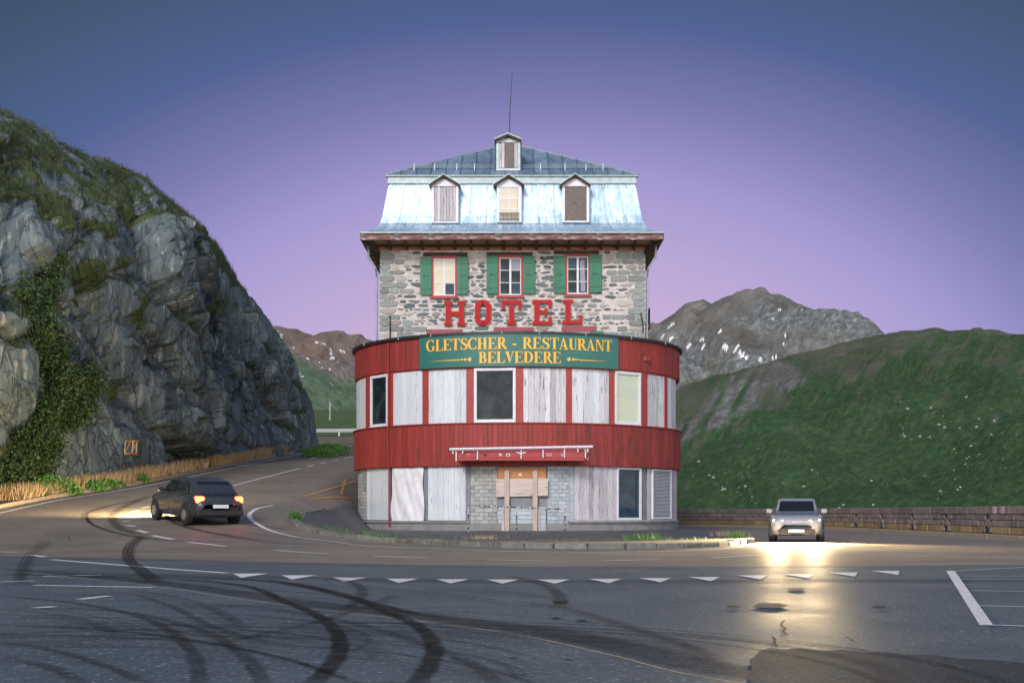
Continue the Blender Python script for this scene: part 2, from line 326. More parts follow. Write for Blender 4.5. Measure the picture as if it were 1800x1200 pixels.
def skid(name, al):
    m = pmat(name, [(.010,.011,.013), (.018,.019,.021)], scale=12, rough=.85, ior=1.25)
    m.blend_method = 'BLEND' if hasattr(m, 'blend_method') else None
    t = m.node_tree; b = t.nodes['Principled BSDF']
    tc = t.nodes.new('ShaderNodeTexCoord'); nz = t.nodes.new('ShaderNodeTexNoise'); nz.inputs['Scale'].default_value = 5; nz.inputs['Detail'].default_value = 8
    t.links.new(tc.outputs['Object'], nz.inputs['Vector'])
    at = t.nodes.new('ShaderNodeAttribute'); at.attribute_name = 'edge'
    mr = t.nodes.new('ShaderNodeMapRange'); t.links.new(nz.outputs['Fac'], mr.inputs[0]); mr.inputs[1].default_value = .25; mr.inputs[2].default_value = .75; mr.inputs[3].default_value = al*.45; mr.inputs[4].default_value = al*1.25
    mu = t.nodes.new('ShaderNodeMath'); mu.operation = 'MULTIPLY'; mu.use_clamp = True; t.links.new(mr.outputs[0], mu.inputs[0]); t.links.new(at.outputs['Fac'], mu.inputs[1])
    t.links.new(mu.outputs[0], b.inputs['Alpha']); return m
M['skid'] = skid('tyre_rubber_mark', .72); M['skid_soft'] = skid('faint_tyre_mark', .38)
def softlot():
    m = M['lot_asphalt'].copy(); m.name = 'lot_asphalt_feathered'; t = m.node_tree; b = t.nodes['Principled BSDF']
    at = t.nodes.new('ShaderNodeAttribute'); at.attribute_name = 'edge'; t.links.new(at.outputs['Fac'], b.inputs['Alpha']); return m
M['lot_soft'] = softlot()
def leafmat(name, a, b_, c):
    m = pmat(name, [a, b_, c], scale=1.1, detail=6, rough=.6)
    m.node_tree.nodes['Principled BSDF'].inputs['Transmission Weight'].default_value = 0
    return m
M['leaf'] = leafmat('leaf_green', (.045,.13,.018), (.075,.20,.028), (.11,.25,.045))
M['shrub'] = leafmat('shrub_dark', (.012,.030,.008), (.024,.054,.013), (.046,.085,.022))
M['turf'] = leafmat('alpine_turf', (.018,.034,.009), (.034,.056,.015), (.066,.078,.026))
M['dry_grass'] = leafmat('dry_grass', (.34,.23,.12), (.46,.33,.18), (.28,.24,.10))
# ------------------------------------------------------------------ ground
WALL = np.array([(18.0,8),(18.2,26),(18.6,38),(18.75,50),(19.0,57),(19.15,65),(19.3,75),(18.8,83),(17.2,89),(15.0,94),(11.5,98),(6,101)], float)
def wall_dist(X, Y):
    best = np.full(np.shape(X), 1e9); sg = np.zeros(np.shape(X))
    for (ax, ay), (bx, by) in zip(WALL[:-1], WALL[1:]):
        dx, dy = bx-ax, by-ay; ll = dx*dx+dy*dy
        t = np.clip(((X-ax)*dx+(Y-ay)*dy)/ll, 0, 1); px, py = X-(ax+t*dx), Y-(ay+t*dy)
        d = np.hypot(px, py); s = (px*dy-py*dx)/math.sqrt(ll)
        m = d < best; best = np.where(m, d, best); sg = np.where(m, np.sign(s)*d, sg)
    return sg
def plane(Y):
    s = .083; y0 = 37.2
    d = Y-y0
    p = np.where(d < -4, 0, np.where(d > 4, s*d, s*(d+4)**2/16))
    p = np.where(Y > 150, p+.028*(Y-150), p)
    return np.where(Y > 186, p-.03*(Y-186), p)
def Zg(X, Y):
    X = np.asarray(X, float); Y = np.asarray(Y, float)
    k_ = np.clip((Y-47)/12, 0, 1); lo = -4-2.0*k_; hi = -9-.4*k_
    wl_ = np.clip((X-lo)/(hi-lo), 0, 1); wl = wl_*wl_*(3-2*wl_)
    wl = np.maximum(wl, sstep(120, 150, Y)*sstep(25, 5, X))
    z = plane(Y)*wl
    d = wall_dist(X, Y)
    return z-np.clip(d-.8, 0, 60)*.9*sstep(-6, 6, X)
def at_ground(px, py, up=0.0):
    """world point of the ground that the photograph shows at a pixel"""
    Y = np.linspace(6, 240, 9000); X = (px-900)/F*Y; Zr = 1+(HZ-py)/F*Y
    g = Zg(X, Y); k = np.nonzero(Zr <= g)[0]
    i = k[0] if len(k) else len(Y)-1
    return Vector((X[i], Y[i], float(g[i])+up))
OUT = np.array([(-20.5,20),(-19.2,36),(-18.4,46),(-18.35,52),(-18.2,56),(-17.2,64),(-16.6,80),(-16.0,95),(-15.6,104),(-16.2,118),(-18.5,135),(-22,150)])  # outer edge line of the climbing road
def xout(Y): return np.interp(Y, OUT[:,1], OUT[:,0])
gx = np.concatenate([np.arange(-60, -24, 2.0), np.arange(-24, 24, .4), np.arange(24, 62, 2.0)])
gy = np.concatenate([np.arange(-40, 4, 4.0), np.arange(4, 155, .5)])
GX, GY = np.meshgrid(gx, gy, indexing='ij')
nzg = fbm(np.stack([GX.ravel()*.25, GY.ravel()*.25, GX.ravel()*0], 1), 3, 5).reshape(GX.shape)
GZ = Zg(GX, GY)
V = np.stack([GX, GY, GZ], -1).reshape(-1, 3); Q = grid_quads(len(gx), len(gy))
fc = V[Q].mean(1); verge = (fc[:,0] < xout(fc[:,1])-.75) & (fc[:,1] > 10)
over = wall_dist(fc[:,0], fc[:,1]) > .7
M['soil'] = pmat('verge_soil', [(.10,.085,.05), (.17,.14,.085)], scale=2, rough=.95, bump=.8, bscale=12, spots=[((.05,.085,.02), 1.2, .5, .15)])
ground = put('ground', np_mesh('ground', V, Q, [M['asphalt'], M['soil']], smooth=True, midx=(verge | over).astype(int)), None, None, (0,0,0))
setp(ground, kind='structure')
def strip(name, pts, width, mat, up, parent=ground, soft=False, dens=.35, taper=False, wob=0):
    """ribbon lying on the ground through world points"""
    P = [Vector((p[0], p[1], 0)) for p in pts]
    S = []
    for i in range(len(P)-1):
        p0, p1, p2, p3 = P[max(i-1, 0)], P[i], P[i+1], P[min(i+2, len(P)-1)]
        n = max(2, min(40, int((p2-p1).length/dens)+1))
        for k in range(n):
            t = k/n; S.append(.5*((2*p1)+(p2-p0)*t+(2*p0-5*p1+4*p2-p3)*t*t+(3*p1-p0-3*p2+p3)*t**3))
    S.append(P[-1])
    rows = ((-.5, 0), (-.28, 1), (.28, 1), (.5, 0)) if soft else ((-.5, 1), (.5, 1))
    V, E = [], []
    for i, p in enumerate(S):
        d = (S[min(i+1, len(S)-1)]-S[max(i-1, 0)]).normalized(); nrm = Vector((-d.y, d.x, 0))
        e = 1.0
        if taper: e = min(1, i/4, (len(S)-1-i)/4)
        ww = width*(1+wob*math.sin(i*1.7+len(S)))
        for a, ed in rows:
            q = p+nrm*ww*a; V.append((q.x, q.y, 0)); E.append(ed*e)
    V = np.array(V); V[:,2] = Zg(V[:,0], V[:,1])+up; k = len(rows)
    Qs = np.array([(i*k+j, i*k+j+1, (i+1)*k+j+1, (i+1)*k+j) for i in range(len(S)-1) for j in range(k-1)])
    me = np_mesh(name, V, Qs, [mat], attrs={'edge': np.array(E)})
    if me.polygons and me.polygons[0].normal.z < 0: me.flip_normals()
    return put(name, me, None, parent, (0,0,0))
def pxs(l): return [at_ground(*p) for p in l]
def flat(name, pix, mat, up, parent=ground):
    P = [at_ground(*p, up=up) for p in pix]
    me = bpy.data.meshes.new(name); me.from_pydata([tuple(p) for p in P], [], [tuple(range(len(P)))]); me.update()
    if me.polygons[0].normal.z < 0: me.flip_normals()
    return put(name, me, mat, parent, (0,0,0))

# parking lot slab: its seam line crosses the foreground
seam = [(-200,992),(0,1003),(130,1016),(275,1032),(500,1066),(700,1090),(900,1117),(1075,1155),(1275,1200),(1500,1262)]
S = pxs(seam[:-1])+[Vector((3.0, 6.0, 0))]
lv, lf = [], []
for i, p in enumerate(S):
    lv += [(p.x, p.y, .012), (p.x-1.5, -12, .012)]
    if i: lf.append((2*i-2, 2*i-1, 2*i+1, 2*i))
me = bpy.data.meshes.new('parking_lot'); me.from_pydata(lv, [], lf); me.update()
if me.polygons[0].normal.z < 0: me.flip_normals()
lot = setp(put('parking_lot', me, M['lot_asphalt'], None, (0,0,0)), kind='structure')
strip('tar_joint', [(p.x+.25, p.y+.38) for p in S], .62, M['skid_soft'], .006, soft=True)
strip('seam_line', [(p.x, p.y) for p in S], .025, M['verge_kerb'], .016)
strip('asphalt_seam', [(-16,29.5),(-10,27.2),(-5,24.2),(0,22.3),(5,22.4),(10,23.0),(16,23.8),(24,24.5)], 6.5, M['lot_soft'], .0065, soft=True)  # feathers the painted brown wash into the painted blue sheen
lot2 = flat('asphalt_patch', [(1336+R_.uniform(-4,4),1146),(1352,1141),(1380,1143.5),(1405,1141),(1440,1145),(1480,1144),(1520,1149),(1560,1148),(1600,1153),(1640,1153),(1690,1160),(1740,1161),(1800,1167),(1900,1172),(1900,1300),(1500,1300),(1330,1215),(1312,1190),(1322,1176),(1316,1162),(1328,1155)], M['patch_asphalt'], .010)
lot3 = flat('repaved_lane', [(-300,1016),(-300,975),(0,984),(180,991),(330,1000),(520,1012),(700,1017),(900,1020),(1200,1014),(1500,1009),(1700,1006),(2000,1009),(2300,1400),(1300,1400),(1075,1154),(900,1116),(700,1089),(500,1065),(275,1031),(0,1002)], M['lot_asphalt'], .004)  # no newer surface: sky reflection painted as bluer asphalt

# painted markings
edge = [(-18.4,46),(-18.35,52),(-18.2,56),(-17.2,64),(-16.6,80),(-16.0,95),(-15.6,104)]
strip('edge_line', [(-22,34),(-19.4,42)]+edge, .17, M['paint_white'], .009)
strip('edge_line', pxs([(620,783),(596,786),(588,791),(575,797),(560,803),(545,806)]), .20, M['paint_white'], .009)
inner = [(480,888),(455,893),(443,899),(438,906),(443,914),(456,923),(480,934),(525,944.5),(600,954),(700,962),(800,966),(900,969),(1000,970.5),(1100,970),(1200,968),(1270,965),(1312,959),(1322,953),(1312,947)]
strip('edge_line', pxs(inner), .16, M['paint_white'], .009, dens=.25)
strip('centre_line', pxs([(372,863),(400,856),(450,843),(500,830),(528,823)]), .14, M['paint_white'], .009)
for a, b in (((540,820),(552,817)),((562,815),(574,812.5)),((584,810),(596,807.5)),((606,805),(618,802.5)),((560,776),(572,775.5)),((580,778),(590,778.5)),((598,780.5),(608,781.5))):
    strip('lane_dash', pxs([a, b]), .15, M['paint_white'], .009)
for l in ([(276,883.5),(290,880.5)],[(250,893),(264,890)],[(229,901),(244,897)],[(219,909),(232,906)],[(217,916),(229,915)],[(222,923),(238,925)],[(241,932),(258,936)],
          [(268,941),(304,948)],[(331,953),(396,960)],[(482,967),(575,973)],[(657,977.5),(752,981)],[(855,984),(957,985.5)],[(1062,985.5),(1160,983.5)],[(1250,981),(1330,976)],
          [(0,970),(32,971)],[(55,975),(77,979)]):
    strip('lane_dash', pxs(l), .17, M['paint_white'], .009)
strip('stop_line', pxs([(90,984),(200,993),(300,1001),(400,1008)]), .17, M['paint_white'], .014)
for l in ([(0,1024),(60,1022)],[(75,1014),(180,1012)],[(60,1030),(270,1034)],[(140,1055),(190,1049)],[(58,1071),(95,1068)]):
    strip('worn_line', pxs(l), .13, M['paint_white'], .016)
tri = [(440,1009,62),(526,1012,62),(615,1016,60),(708,1018,58),(796,1019,57),(884,1019.5,57),(973,1019.5,57),(1064,1018.5,58),(1152,1017,57),(1238,1015,55),(1322,1012,54),(1404,1010,54),(1482,1007,52),(1556,1004,50)]
for cx, cy, wd in tri:
    a, b = at_ground(cx-wd/2, cy), at_ground(cx+wd/2, cy); c = at_ground(cx+(cx-900)*.035, cy+7.5)
    P = [(a.x, a.y, .014), (b.x, b.y, .014), (c.x, c.y, .014)]
    me = bpy.data.meshes.new('give_way_triangle'); me.from_pydata(P, [], [(0, 2, 1)]); me.update()
    if me.polygons[0].normal.z < 0: me.flip_normals()
    put('give_way_triangle', me, M['paint_white'], ground, (0,0,0))
flat('bay_line', [(1663,1004),(1678,1004),(1746,1101),(1722,1101)], M['paint_white'], .014)
for l in ([(1668,1005),(1790,998),(1900,993)],[(1690,1019),(1900,1020)],[(1706,1039),(1900,1042)],[(1722,1066),(1900,1070)],[(1742,1100),(1900,1105)]):
    strip('bay_line', pxs(l), .055, M['paint_white'], .012)
# the yellow cross of the roadside parking bay beside the hotel
strip('yellow_line', pxs([(600,869),(603,856),(607,842)]), .13, M['paint_yellow'], .010)
strip('yellow_line', pxs([(535,872),(570,862),(602,853),(625,846)]), .07, M['paint_yellow'], .010)
strip('yellow_line', pxs([(548,877),(585,874),(622,877)]), .05, M['paint_yellow'], .013)

# tyre marks
marks = [
 ([(0,1009),(150,1014),(300,1018),(430,1031),(500,1058),(556,1083),(590,1112),(597,1145),(580,1175),(540,1215)], .145, 0),
 ([(330,1018),(480,1022),(600,1045),(680,1078),(735,1103),(762,1138),(755,1172),(725,1215)], .15, 0),
 ([(0,1012),(250,1013),(420,1019),(520,1030),(640,1058),(720,1078),(800,1090)], .13, 0),
 ([(0,1050),(130,1062),(240,1085),(300,1113),(340,1155),(352,1215)], .12, 1),
 ([(0,1101),(200,1112),(350,1131),(500,1162),(640,1210)], .06, 0),
 ([(0,1071),(200,1076),(350,1110),(430,1160),(465,1215)], .12, 1),
 ([(350,1142),(450,1121),(560,1095),(640,1070),(700,1046)], .10, 1),
 ([(560,1016),(615,1024),(637,1044),(605,1076)], .16, 1),
 ([(0,1132),(100,1150),(200,1182),(270,1215)], .10, 1), ([(0,1160),(90,1180),(150,1215)], .12, 1),
 ([(600,1016),(760,1034),(900,1044),(1010,1062)], .10, 1), ([(900,1060),(1000,1074),(1100,1104),(1200,1138),(1270,1170)], .14, 1),
 ([(890,1014),(950,1028),(982,1048),(986,1070)], .18, 1), ([(330,1062),(480,1075),(640,1105),(800,1160),(880,1215)], .12, 1),
 ([(0,1019),(300,1026),(600,1032),(900,1062)], .07, 0), ([(240,1050),(300,1070),(380,1110),(500,1140),(620,1150)], .10, 1),
 ([(250,879),(200,888),(160,900),(152,910),(165,924),(215,940),(300,951),(420,953)], .14, 0),
 ([(262,873),(232,885),(206,899),(198,914),(211,929),(246,941)], .34, 1),
 ([(302,880),(293,893),(291,905),(308,920),(360,935),(450,950),(560,959)], .17, 0),
 ([(0,932),(60,926),(130,922)], .09, 1), ([(1180,990),(1320,985),(1450,976),(1560,968)], .12, 1), ([(1150,1000),(1400,992),(1700,978),(1800,968)], .10, 1),
 ([(1260,935),(1400,940),(1500,955),(1560,965)], .10, 1), ([(660,990),(760,994),(880,997)], .08, 0), ([(450,985),(650,1000),(820,1004)], .08, 1),
 ([(160,980),(330,982),(600,986),(820,992)], .09, 1), ([(0,990),(200,1000),(420,1006),(640,1008)], .10, 1),
 ([(1000,1010),(1300,1003),(1600,990),(1800,984)], .16, 1), ([(700,1020),(900,1034),(1100,1034),(1300,1024)], .12, 1)]
loops = []
for k in range(30):
    x0 = R_.uniform(-60, 520); y0 = R_.uniform(1010, 1120); l_ = R_.uniform(160, 520); dr = R_.uniform(-10, 90)
    if k % 2:
        cx_, cy_, rr_ = R_.uniform(-5.2, -1.2), R_.uniform(5.5, 9.5), R_.uniform(2.2, 5.0); b0 = R_.uniform(-20, 40)
        loops.append(([(cx_+rr_*math.cos(rad(b0+14*q)), cy_+rr_*.95*math.sin(rad(b0+14*q))) for q in range(R_.randint(6, 11))], R_.choice([.07, .11, .15, .19])))
        continue
    marks.append(([(x0, y0), (x0+l_*.35, y0+dr*.18), (x0+l_*.7, y0+dr*.5), (x0+l_, y0+dr*1.1)], R_.choice([.05, .09, .13, .16]), 1))
for i, (l, wd, sf) in enumerate(marks):
    strip('tyre_mark', pxs(l), wd*1.10, M['skid_soft'] if sf else M['skid'], .018+.0012*i, soft=True, dens=.2, taper=True, wob=.06)
for i, (l, wd) in enumerate(loops): strip('tyre_mark', l, wd, M['skid_soft'], .082+.0012*i, soft=True, dens=.2, taper=True, wob=.06)
for k in range(3):
    strip('tyre_mark', pxs([(248+5*k,942),(222+6*k,962),(218+7*k,985),(236+9*k,1005),(262+11*k,1026)]), .09, M['skid'], .056+.001*k, soft=True, taper=True)
    strip('tyre_mark', pxs([(76+7*k,952),(52+7*k,972),(36+7*k,995),(24+7*k,1030)]), .08, M['skid_soft'], .060+.001*k, soft=True, taper=True)
# cracks and oil spots in the asphalt
for l in ([(1378,1092),(1373,1100),(1380,1106),(1377,1112),(1386,1117)],[(1357,1120),(1362,1127),(1361,1133),(1368,1140)],[(1488,1122),(1500,1129),(1512,1131)],[(120,942),(122,947),(124,951)]):
    strip('crack', pxs(l), .022, M['skid'], .013, dens=.1)
for cx, cy, a in ((1353,1066,30),(1022,1092,9),(1000,1163,8),(977,1088,9),(1290,1068,14),(1545,1068,12),(1400,1037,16),(903,1159,7),(985,1060,14),(800,1160,6)):
    flat('oil_spot', [(cx+a*math.cos(t)*R_.uniform(.8,1.15), cy+a*.16*math.sin(t)*R_.uniform(.8,1.2)) for t in np.linspace(0, 2*math.pi, 14)[:-1]], M['patch_asphalt'], .0145)

# grass bank and upper road behind
bx = np.arange(-160, 42, 1.5); by = np.concatenate([np.arange(149.5, 215, .8), np.arange(215, 420, 5)])
BX, BY = np.meshgrid(bx, by, indexing='ij')
BZ = Zg(BX, BY)+fbm(np.stack([BX.ravel()*.12, BY.ravel()*.12, BX.ravel()*0], 1), 4, 9).reshape(BX.shape)*.35*sstep(151, 158, BY)+.03
rd = (np.abs(BY-(192+.10*(BX+30))) < 4)
BZ = np.where(rd, Zg(BX, BY)+.02, BZ)
V = np.stack([BX, BY, BZ], -1).reshape(-1, 3); Q = grid_quads(len(bx), len(by)); fc = V[Q].mean(1)
M['bank'] = pmat('bank_grass', [(.030,.062,.012), (.060,.105,.022), (.10,.13,.04)], scale=.5, detail=10, rough=.9, bump=1, bscale=4, bdist=.2)
bank = put('grass_bank', np_mesh('grass_bank', V, Q, [M['bank'], M['asphalt']], smooth=True, midx=(np.abs(fc[:,1]-(192+.10*(fc[:,0]+30))) < 3.5).astype(int)), None, None, (0,0,0))
setp(bank, kind='structure')
vf = MB(); vf.box(-6000, 6000, -200, 9000, -75, -74); setp(ob('valley_floor', vf, M['bank'], None, (0,0,0)), kind='structure')

# ------------------------------------------------------------------ rock cliff
#        base X,Y           top X,Y,Z
CT = np.array([(-24,14, -44,30,20),(-21.5,30, -40,46,21),(-20.6,42, -37,60,23),(-20.1,50, -32.5,69,23.4),(-20,55, -28.3,75,23.0),(-19.5,60, -26.2,80,22.7),(-19.0,65, -24.7,84,22.5),(-18.6,71,-23.5,87.5,22.1),
 (-18.2,78, -22.5,91,21.4),(-17.8,84,-21.7,93.5,20.8),(-17.6,88, -20.9,96,19.9),(-17.2,93,-20.4,97.6,18.9),(-17,97, -19.9,99,17.7),(-16.2,102, -18.5,103,15.6),(-15.95,105.5, -17.35,106.5,13.4),(-15.8,108, -16.7,108.5,10.8),(-15.7,109.6, -16.1,110.2,7.6),(-16.4,111, -17.2,111.5,5.6)])
wts = np.array([0,60,90,70,70,80,80,75,70,50,45,40,38,42,30,24,20,14.]); us = np.cumsum(wts)
NU, NV1, NV2 = 860, 560, 110
ug = np.linspace(0, us[-1], NU)
tb = np.stack([np.interp(ug, us, CT[:,k]) for k in range(5)], 1)
kern = np.hanning(23); kern /= kern.sum()
for k in range(5): tb[:,k] = np.convolve(np.pad(tb[:,k], 11, mode='edge'), kern, mode='valid')
tv = np.concatenate([np.linspace(-.05, 1, NV1), 1+np.linspace(0, 1, NV2+1)[1:]**1.4])
Bx, By, Tx, Ty, Tz = [tb[:,k][:,None] for k in range(5)]
Bz = Zg(tb[:,0], tb[:,1])[:,None]
t = np.clip(tv, -.05, 1)[None,:]; lean = .30*t+.70*np.clip(t, 0, 1)**2.3
CX = Bx+(Tx-Bx)*lean; CY = By+(Ty-By)*lean; CZ = Bz+(Tz-Bz)*(1-(1-np.clip(t, 0, 1))**1.12)+np.minimum(t, 0)*20
ex = np.clip(tv-1, 0, 1)[None,:]; hfac = np.clip((Tz-Bz)/14, 0, 1)
CX = CX-ex*26; CY = CY+ex*12; CZ = CZ+ex*4.2*hfac-ex*9*(1-hfac)-.8*np.sin(np.clip(ex*8, 0, 1)*1.57)
P0 = np.stack([CX, CY, CZ], -1)
du = np.gradient(P0, axis=0); dv = np.gradient(P0, axis=1); Nn = np.cross(dv, du); Nn /= np.linalg.norm(Nn, axis=-1, keepdims=True)+1e-9
if Nn[NU//2, NV1//2, 0] < 0: Nn = -Nn
pf = P0.reshape(-1, 3)
pxv = 900+F*CX/CY; pyv = HZ-F*(CZ-1)/CY
warp = np.stack([fbm(pf*.35, 3, 31), fbm(pf*.35, 3, 41), fbm(pf*.35, 3, 51)], 1)
# rock coordinates: joints dip steeply to the right
al = .35; rc = np.stack([pf[:,0]*math.cos(al)+pf[:,2]*math.sin(al), pf[:,1], -pf[:,0]*math.sin(al)+pf[:,2]*math.cos(al)], 1)
disp = fbm(pf*.14, 3, 3)*.7
def facet(sc, amp, tilt, crack, seed, st):
    q = rc*np.array(st)/sc+warp*.07
    d1, d2, cid, cv = voro(q, seed)
    h = hash3(cid[:,0], cid[:,1], cid[:,2], seed+9)-.5
    g = np.stack([hash3(cid[:,0], cid[:,1], cid[:,2], seed+20+k)-.5 for k in range(3)], 1)
    return amp*2*h+tilt*sc*(cv*g).sum(1)*2-crack*np.exp(-(d2-d1)/.075)
D1 = facet(4.4, .62, .36, .60, 100, (1.15, .42, .55))*(1-.5*sstep(.75, 1, np.broadcast_to(tv[None,:], CX.shape).ravel())); D2 = facet(2.1, .42, .46, .36, 200, (1.25, .45, .48)); D3 = facet(.85, .12, .42, .13, 300, (1.35, .5, .45))*sstep(-.5, .3, fbm(pf*.5, 2, 91))+facet(.38, .04, .35, .04, 400, (1.3, .5, .5))
flatw = np.exp(-(((pxv-232)/60)**2+((pyv-787)/42)**2)).ravel()
nlow = fbm(pf*.22, 4, 77); nmid = fbm(pf*.8, 4, 78)
vv = np.broadcast_to(tv[None,:], CX.shape).ravel(); pb = np.broadcast_to((900+F*Bx/By), CX.shape).ravel()
pxr, pyr = pxv.ravel(), pyv.ravel()
gully = np.exp(-((pxr-(88+22*np.sin(pyr*.021)))/(34+14*nlow))**2)*sstep(440, 520, pyr)
gully2 = np.exp(-((pxr-(330-.0*pyr))/45)**2-((pyr-(470))/20)**2)
top = sstep(.66, .94, vv+.22*nlow+.08*nmid)*sstep(480, 400, pxr)
led = np.exp(-((pyr-(240+.62*pxr+40*nlow))/26)**2)*sstep(30, 90, pxr)*sstep(430, 360, pxr)
led2 = np.exp(-((pyr-(655+.08*pxr+18*nmid))/15)**2)*sstep(150, 190, pxr)*sstep(300, 260, pxr)
npat = fbm(pf*np.array([.5, .35, .9]), 4, 177); patch = sstep(.16, .46, npat)*sstep(640, 500, pyr)*sstep(480, 380, pxr)
top = top*sstep(-.25, .25, npat)
veg = np.clip(np.maximum.reduce([gully*1.2, .9*patch, .95*top, .9*led, .8*led2, .7*gully2])+.30*nmid, 0, 1)
veg = np.where(vv > 1.04, np.maximum(veg, sstep(-.6, .2, nlow+.5)*.9*(vv > 1.03)), veg)
disp = disp*(1-.7*flatw)+(D1*(1-.85*flatw)+D2*(1-.9*flatw)+D3*(1-.6*flatw))*(1-.45*sstep(.35, .8, veg))+fbm(pf*2.2, 3, 5)*.03-.7*gully*(1-flatw)
edgefade = (sstep(-.05, .03, vv))*1.0
dg = disp.reshape(NU, -1)
for _ in range(1):
    dg = np.pad(dg, 1, mode='edge'); dg = (dg[:-2,1:-1]+2*dg[1:-1,1:-1]+dg[2:,1:-1])/4; dg = np.pad(dg, ((0,0),(1,1)), mode='edge'); dg = (dg[:,:-2]+2*dg[:,1:-1]+dg[:,2:])/4
disp = dg.ravel()
damp = (1-.72*sstep(.66, .95, vv))*np.interp(np.broadcast_to(ug[:,None], CX.shape).ravel(), [us[-6], us[-3], us[-1]], [1, .55, .2])
PC = pf+Nn.reshape(-1, 3)*(disp*damp*(.35+.65*edgefade))[:,None]
Qc = grid_quads(NU, len(tv))
PG = PC.reshape(NU, len(tv), 3); du = np.gradient(PG, axis=0); dv = np.gradient(PG, axis=1); Nd = np.cross(dv, du); Nd /= np.linalg.norm(Nd, axis=-1, keepdims=True)+1e-9
if (Nd*Nn).sum(-1).mean() < 0: Nd = -Nd
nz_ = Nd[...,2].ravel()
ledge = sstep(.42, .64, nz_)*sstep(.12, .3, vv)*sstep(-.25, .25, nmid+.1)
veg = np.clip(np.maximum(sstep(.45, .62, veg), .95*ledge), 0, 1)
def rockmat():
    m = bpy.data.materials.new('cliff_rock'); m.use_nodes = True; t = m.node_tree; n = t.nodes; l = t.links.new; b = n['Principled BSDF']; b.inputs['Roughness'].default_value = .75
    tc = n.new('ShaderNodeTexCoord')
    def noise(st, sc, rot=(0,0,0), det=8):
        mp = n.new('ShaderNodeMapping'); mp.inputs['Scale'].default_value = st; mp.inputs['Rotation'].default_value = rot; l(tc.outputs['Object'], mp.inputs[0])
        x = n.new('ShaderNodeTexNoise'); x.inputs['Scale'].default_value = sc; x.inputs['Detail'].default_value = det; x.inputs['Roughness'].default_value = .62; l(mp.outputs[0], x.inputs[0]); return x.outputs['Fac']
    def ramp(x, els):
        r = n.new('ShaderNodeValToRGB'); e = r.color_ramp.elements
        while len(e) < len(els): e.new(.5)
        for q, (p, c) in zip(e, els): q.position = p; q.color = (*c, 1)
        l(x, r.inputs[0]); return r.outputs[0]
    def mixc(f, a, c):
        x = n.new('ShaderNodeMix'); x.data_type = 'RGBA'; l(f, x.inputs['Factor']); l(a, x.inputs['A'])
        if isinstance(c, tuple): x.inputs['B'].default_value = (*c, 1)
        else: l(c, x.inputs['B'])
        return x.outputs['Result']
    def mrange(x, a, c, d=0, e=1):
        r = n.new('ShaderNodeMapRange'); l(x, r.inputs[0]); r.inputs[1].default_value = a; r.inputs[2].default_value = c; r.inputs[3].default_value = d; r.inputs[4].default_value = e; return r.outputs[0]
    base = ramp(noise((1,1,.35), .55, (0,.35,0)), [(.28, (.032,.053,.062)), (.45, (.078,.112,.126)), (.6, (.145,.186,.200)), (.75, (.30,.33,.34))])
    base = mixc(mrange(noise((1,1,.12), 2.6, (0,.3,0)), .56, .70), base, (.38,.40,.41))      # pale lichen streaks
    base = mixc(mrange(noise((1,1,.3), .23), .60, .75, 0, .6), base, (.13,.092,.068))           # iron stain
    base = mixc(mrange(noise((1,1,.2), 1.1, (0,.3,0)), .58, .72, 0, .8), base, (.055,.062,.066))
    base = mixc(mrange(noise((1,1,1), .6), .66, .74, 0, .6), base, (.20,.22,.075))            # yellow-green moss
    gr = ramp(noise((1,1,1), 1.3), [(.3, (.024,.042,.010)), (.5, (.050,.078,.018)), (.7, (.088,.095,.032))])
    at = n.new('ShaderNodeAttribute'); at.attribute_name = 'veg'
    l(mixc(at.outputs['Fac'], base, gr), b.inputs['Base Color'])
    bp = n.new('ShaderNodeBump'); bp.inputs['Strength'].default_value = 1; bp.inputs['Distance'].default_value = .30; l(noise((1,.6,.20), 4.2, (0,.35,0), 14), bp.inputs['Height']); mp = n.new('ShaderNodeMapping'); mp.inputs['Scale'].default_value = (1.5, .5, .38); mp.inputs['Rotation'].default_value = (0, .35, 0); l(tc.outputs['Object'], mp.inputs[0])
    nw = n.new('ShaderNodeTexNoise'); nw.inputs['Scale'].default_value = 1.3; nw.inputs['Detail'].default_value = 6; l(mp.outputs[0], nw.inputs[0])
    vm = n.new('ShaderNodeVectorMath'); vm.operation = 'MULTIPLY_ADD'; l(nw.outputs['Color'], vm.inputs[0]); vm.inputs[1].default_value = (1.1, 1.1, 1.1); l(mp.outputs[0], vm.inputs[2])
    vo = n.new('ShaderNodeTexVoronoi'); vo.feature = 'DISTANCE_TO_EDGE'; vo.inputs['Scale'].default_value = 1.15; l(vm.outputs[0], vo.inputs['Vector'])
    bp2 = n.new('ShaderNodeBump'); bp2.inputs['Strength'].default_value = 1; bp2.inputs['Distance'].default_value = .22; mk = n.new('ShaderNodeMath'); mk.operation = 'MAXIMUM'; l(mrange(vo.outputs['Distance'], 0, .045), mk.inputs[0]); l(mrange(noise((1,1,1), .7), .42, .52), mk.inputs[1]); l(mk.outputs[0], bp2.inputs['Height']); l(bp.outputs[0], bp2.inputs['Normal'])
    l(bp2.outputs[0], b.inputs['Normal'])
    return m
M['rock'] = rockmat()
cliff = put('rock_cliff', np_mesh('rock_cliff', PC, Qc, [M['rock']], smooth=False, attrs={'veg': veg}), None, None, (0,0,0))
setp(cliff, kind='structure')
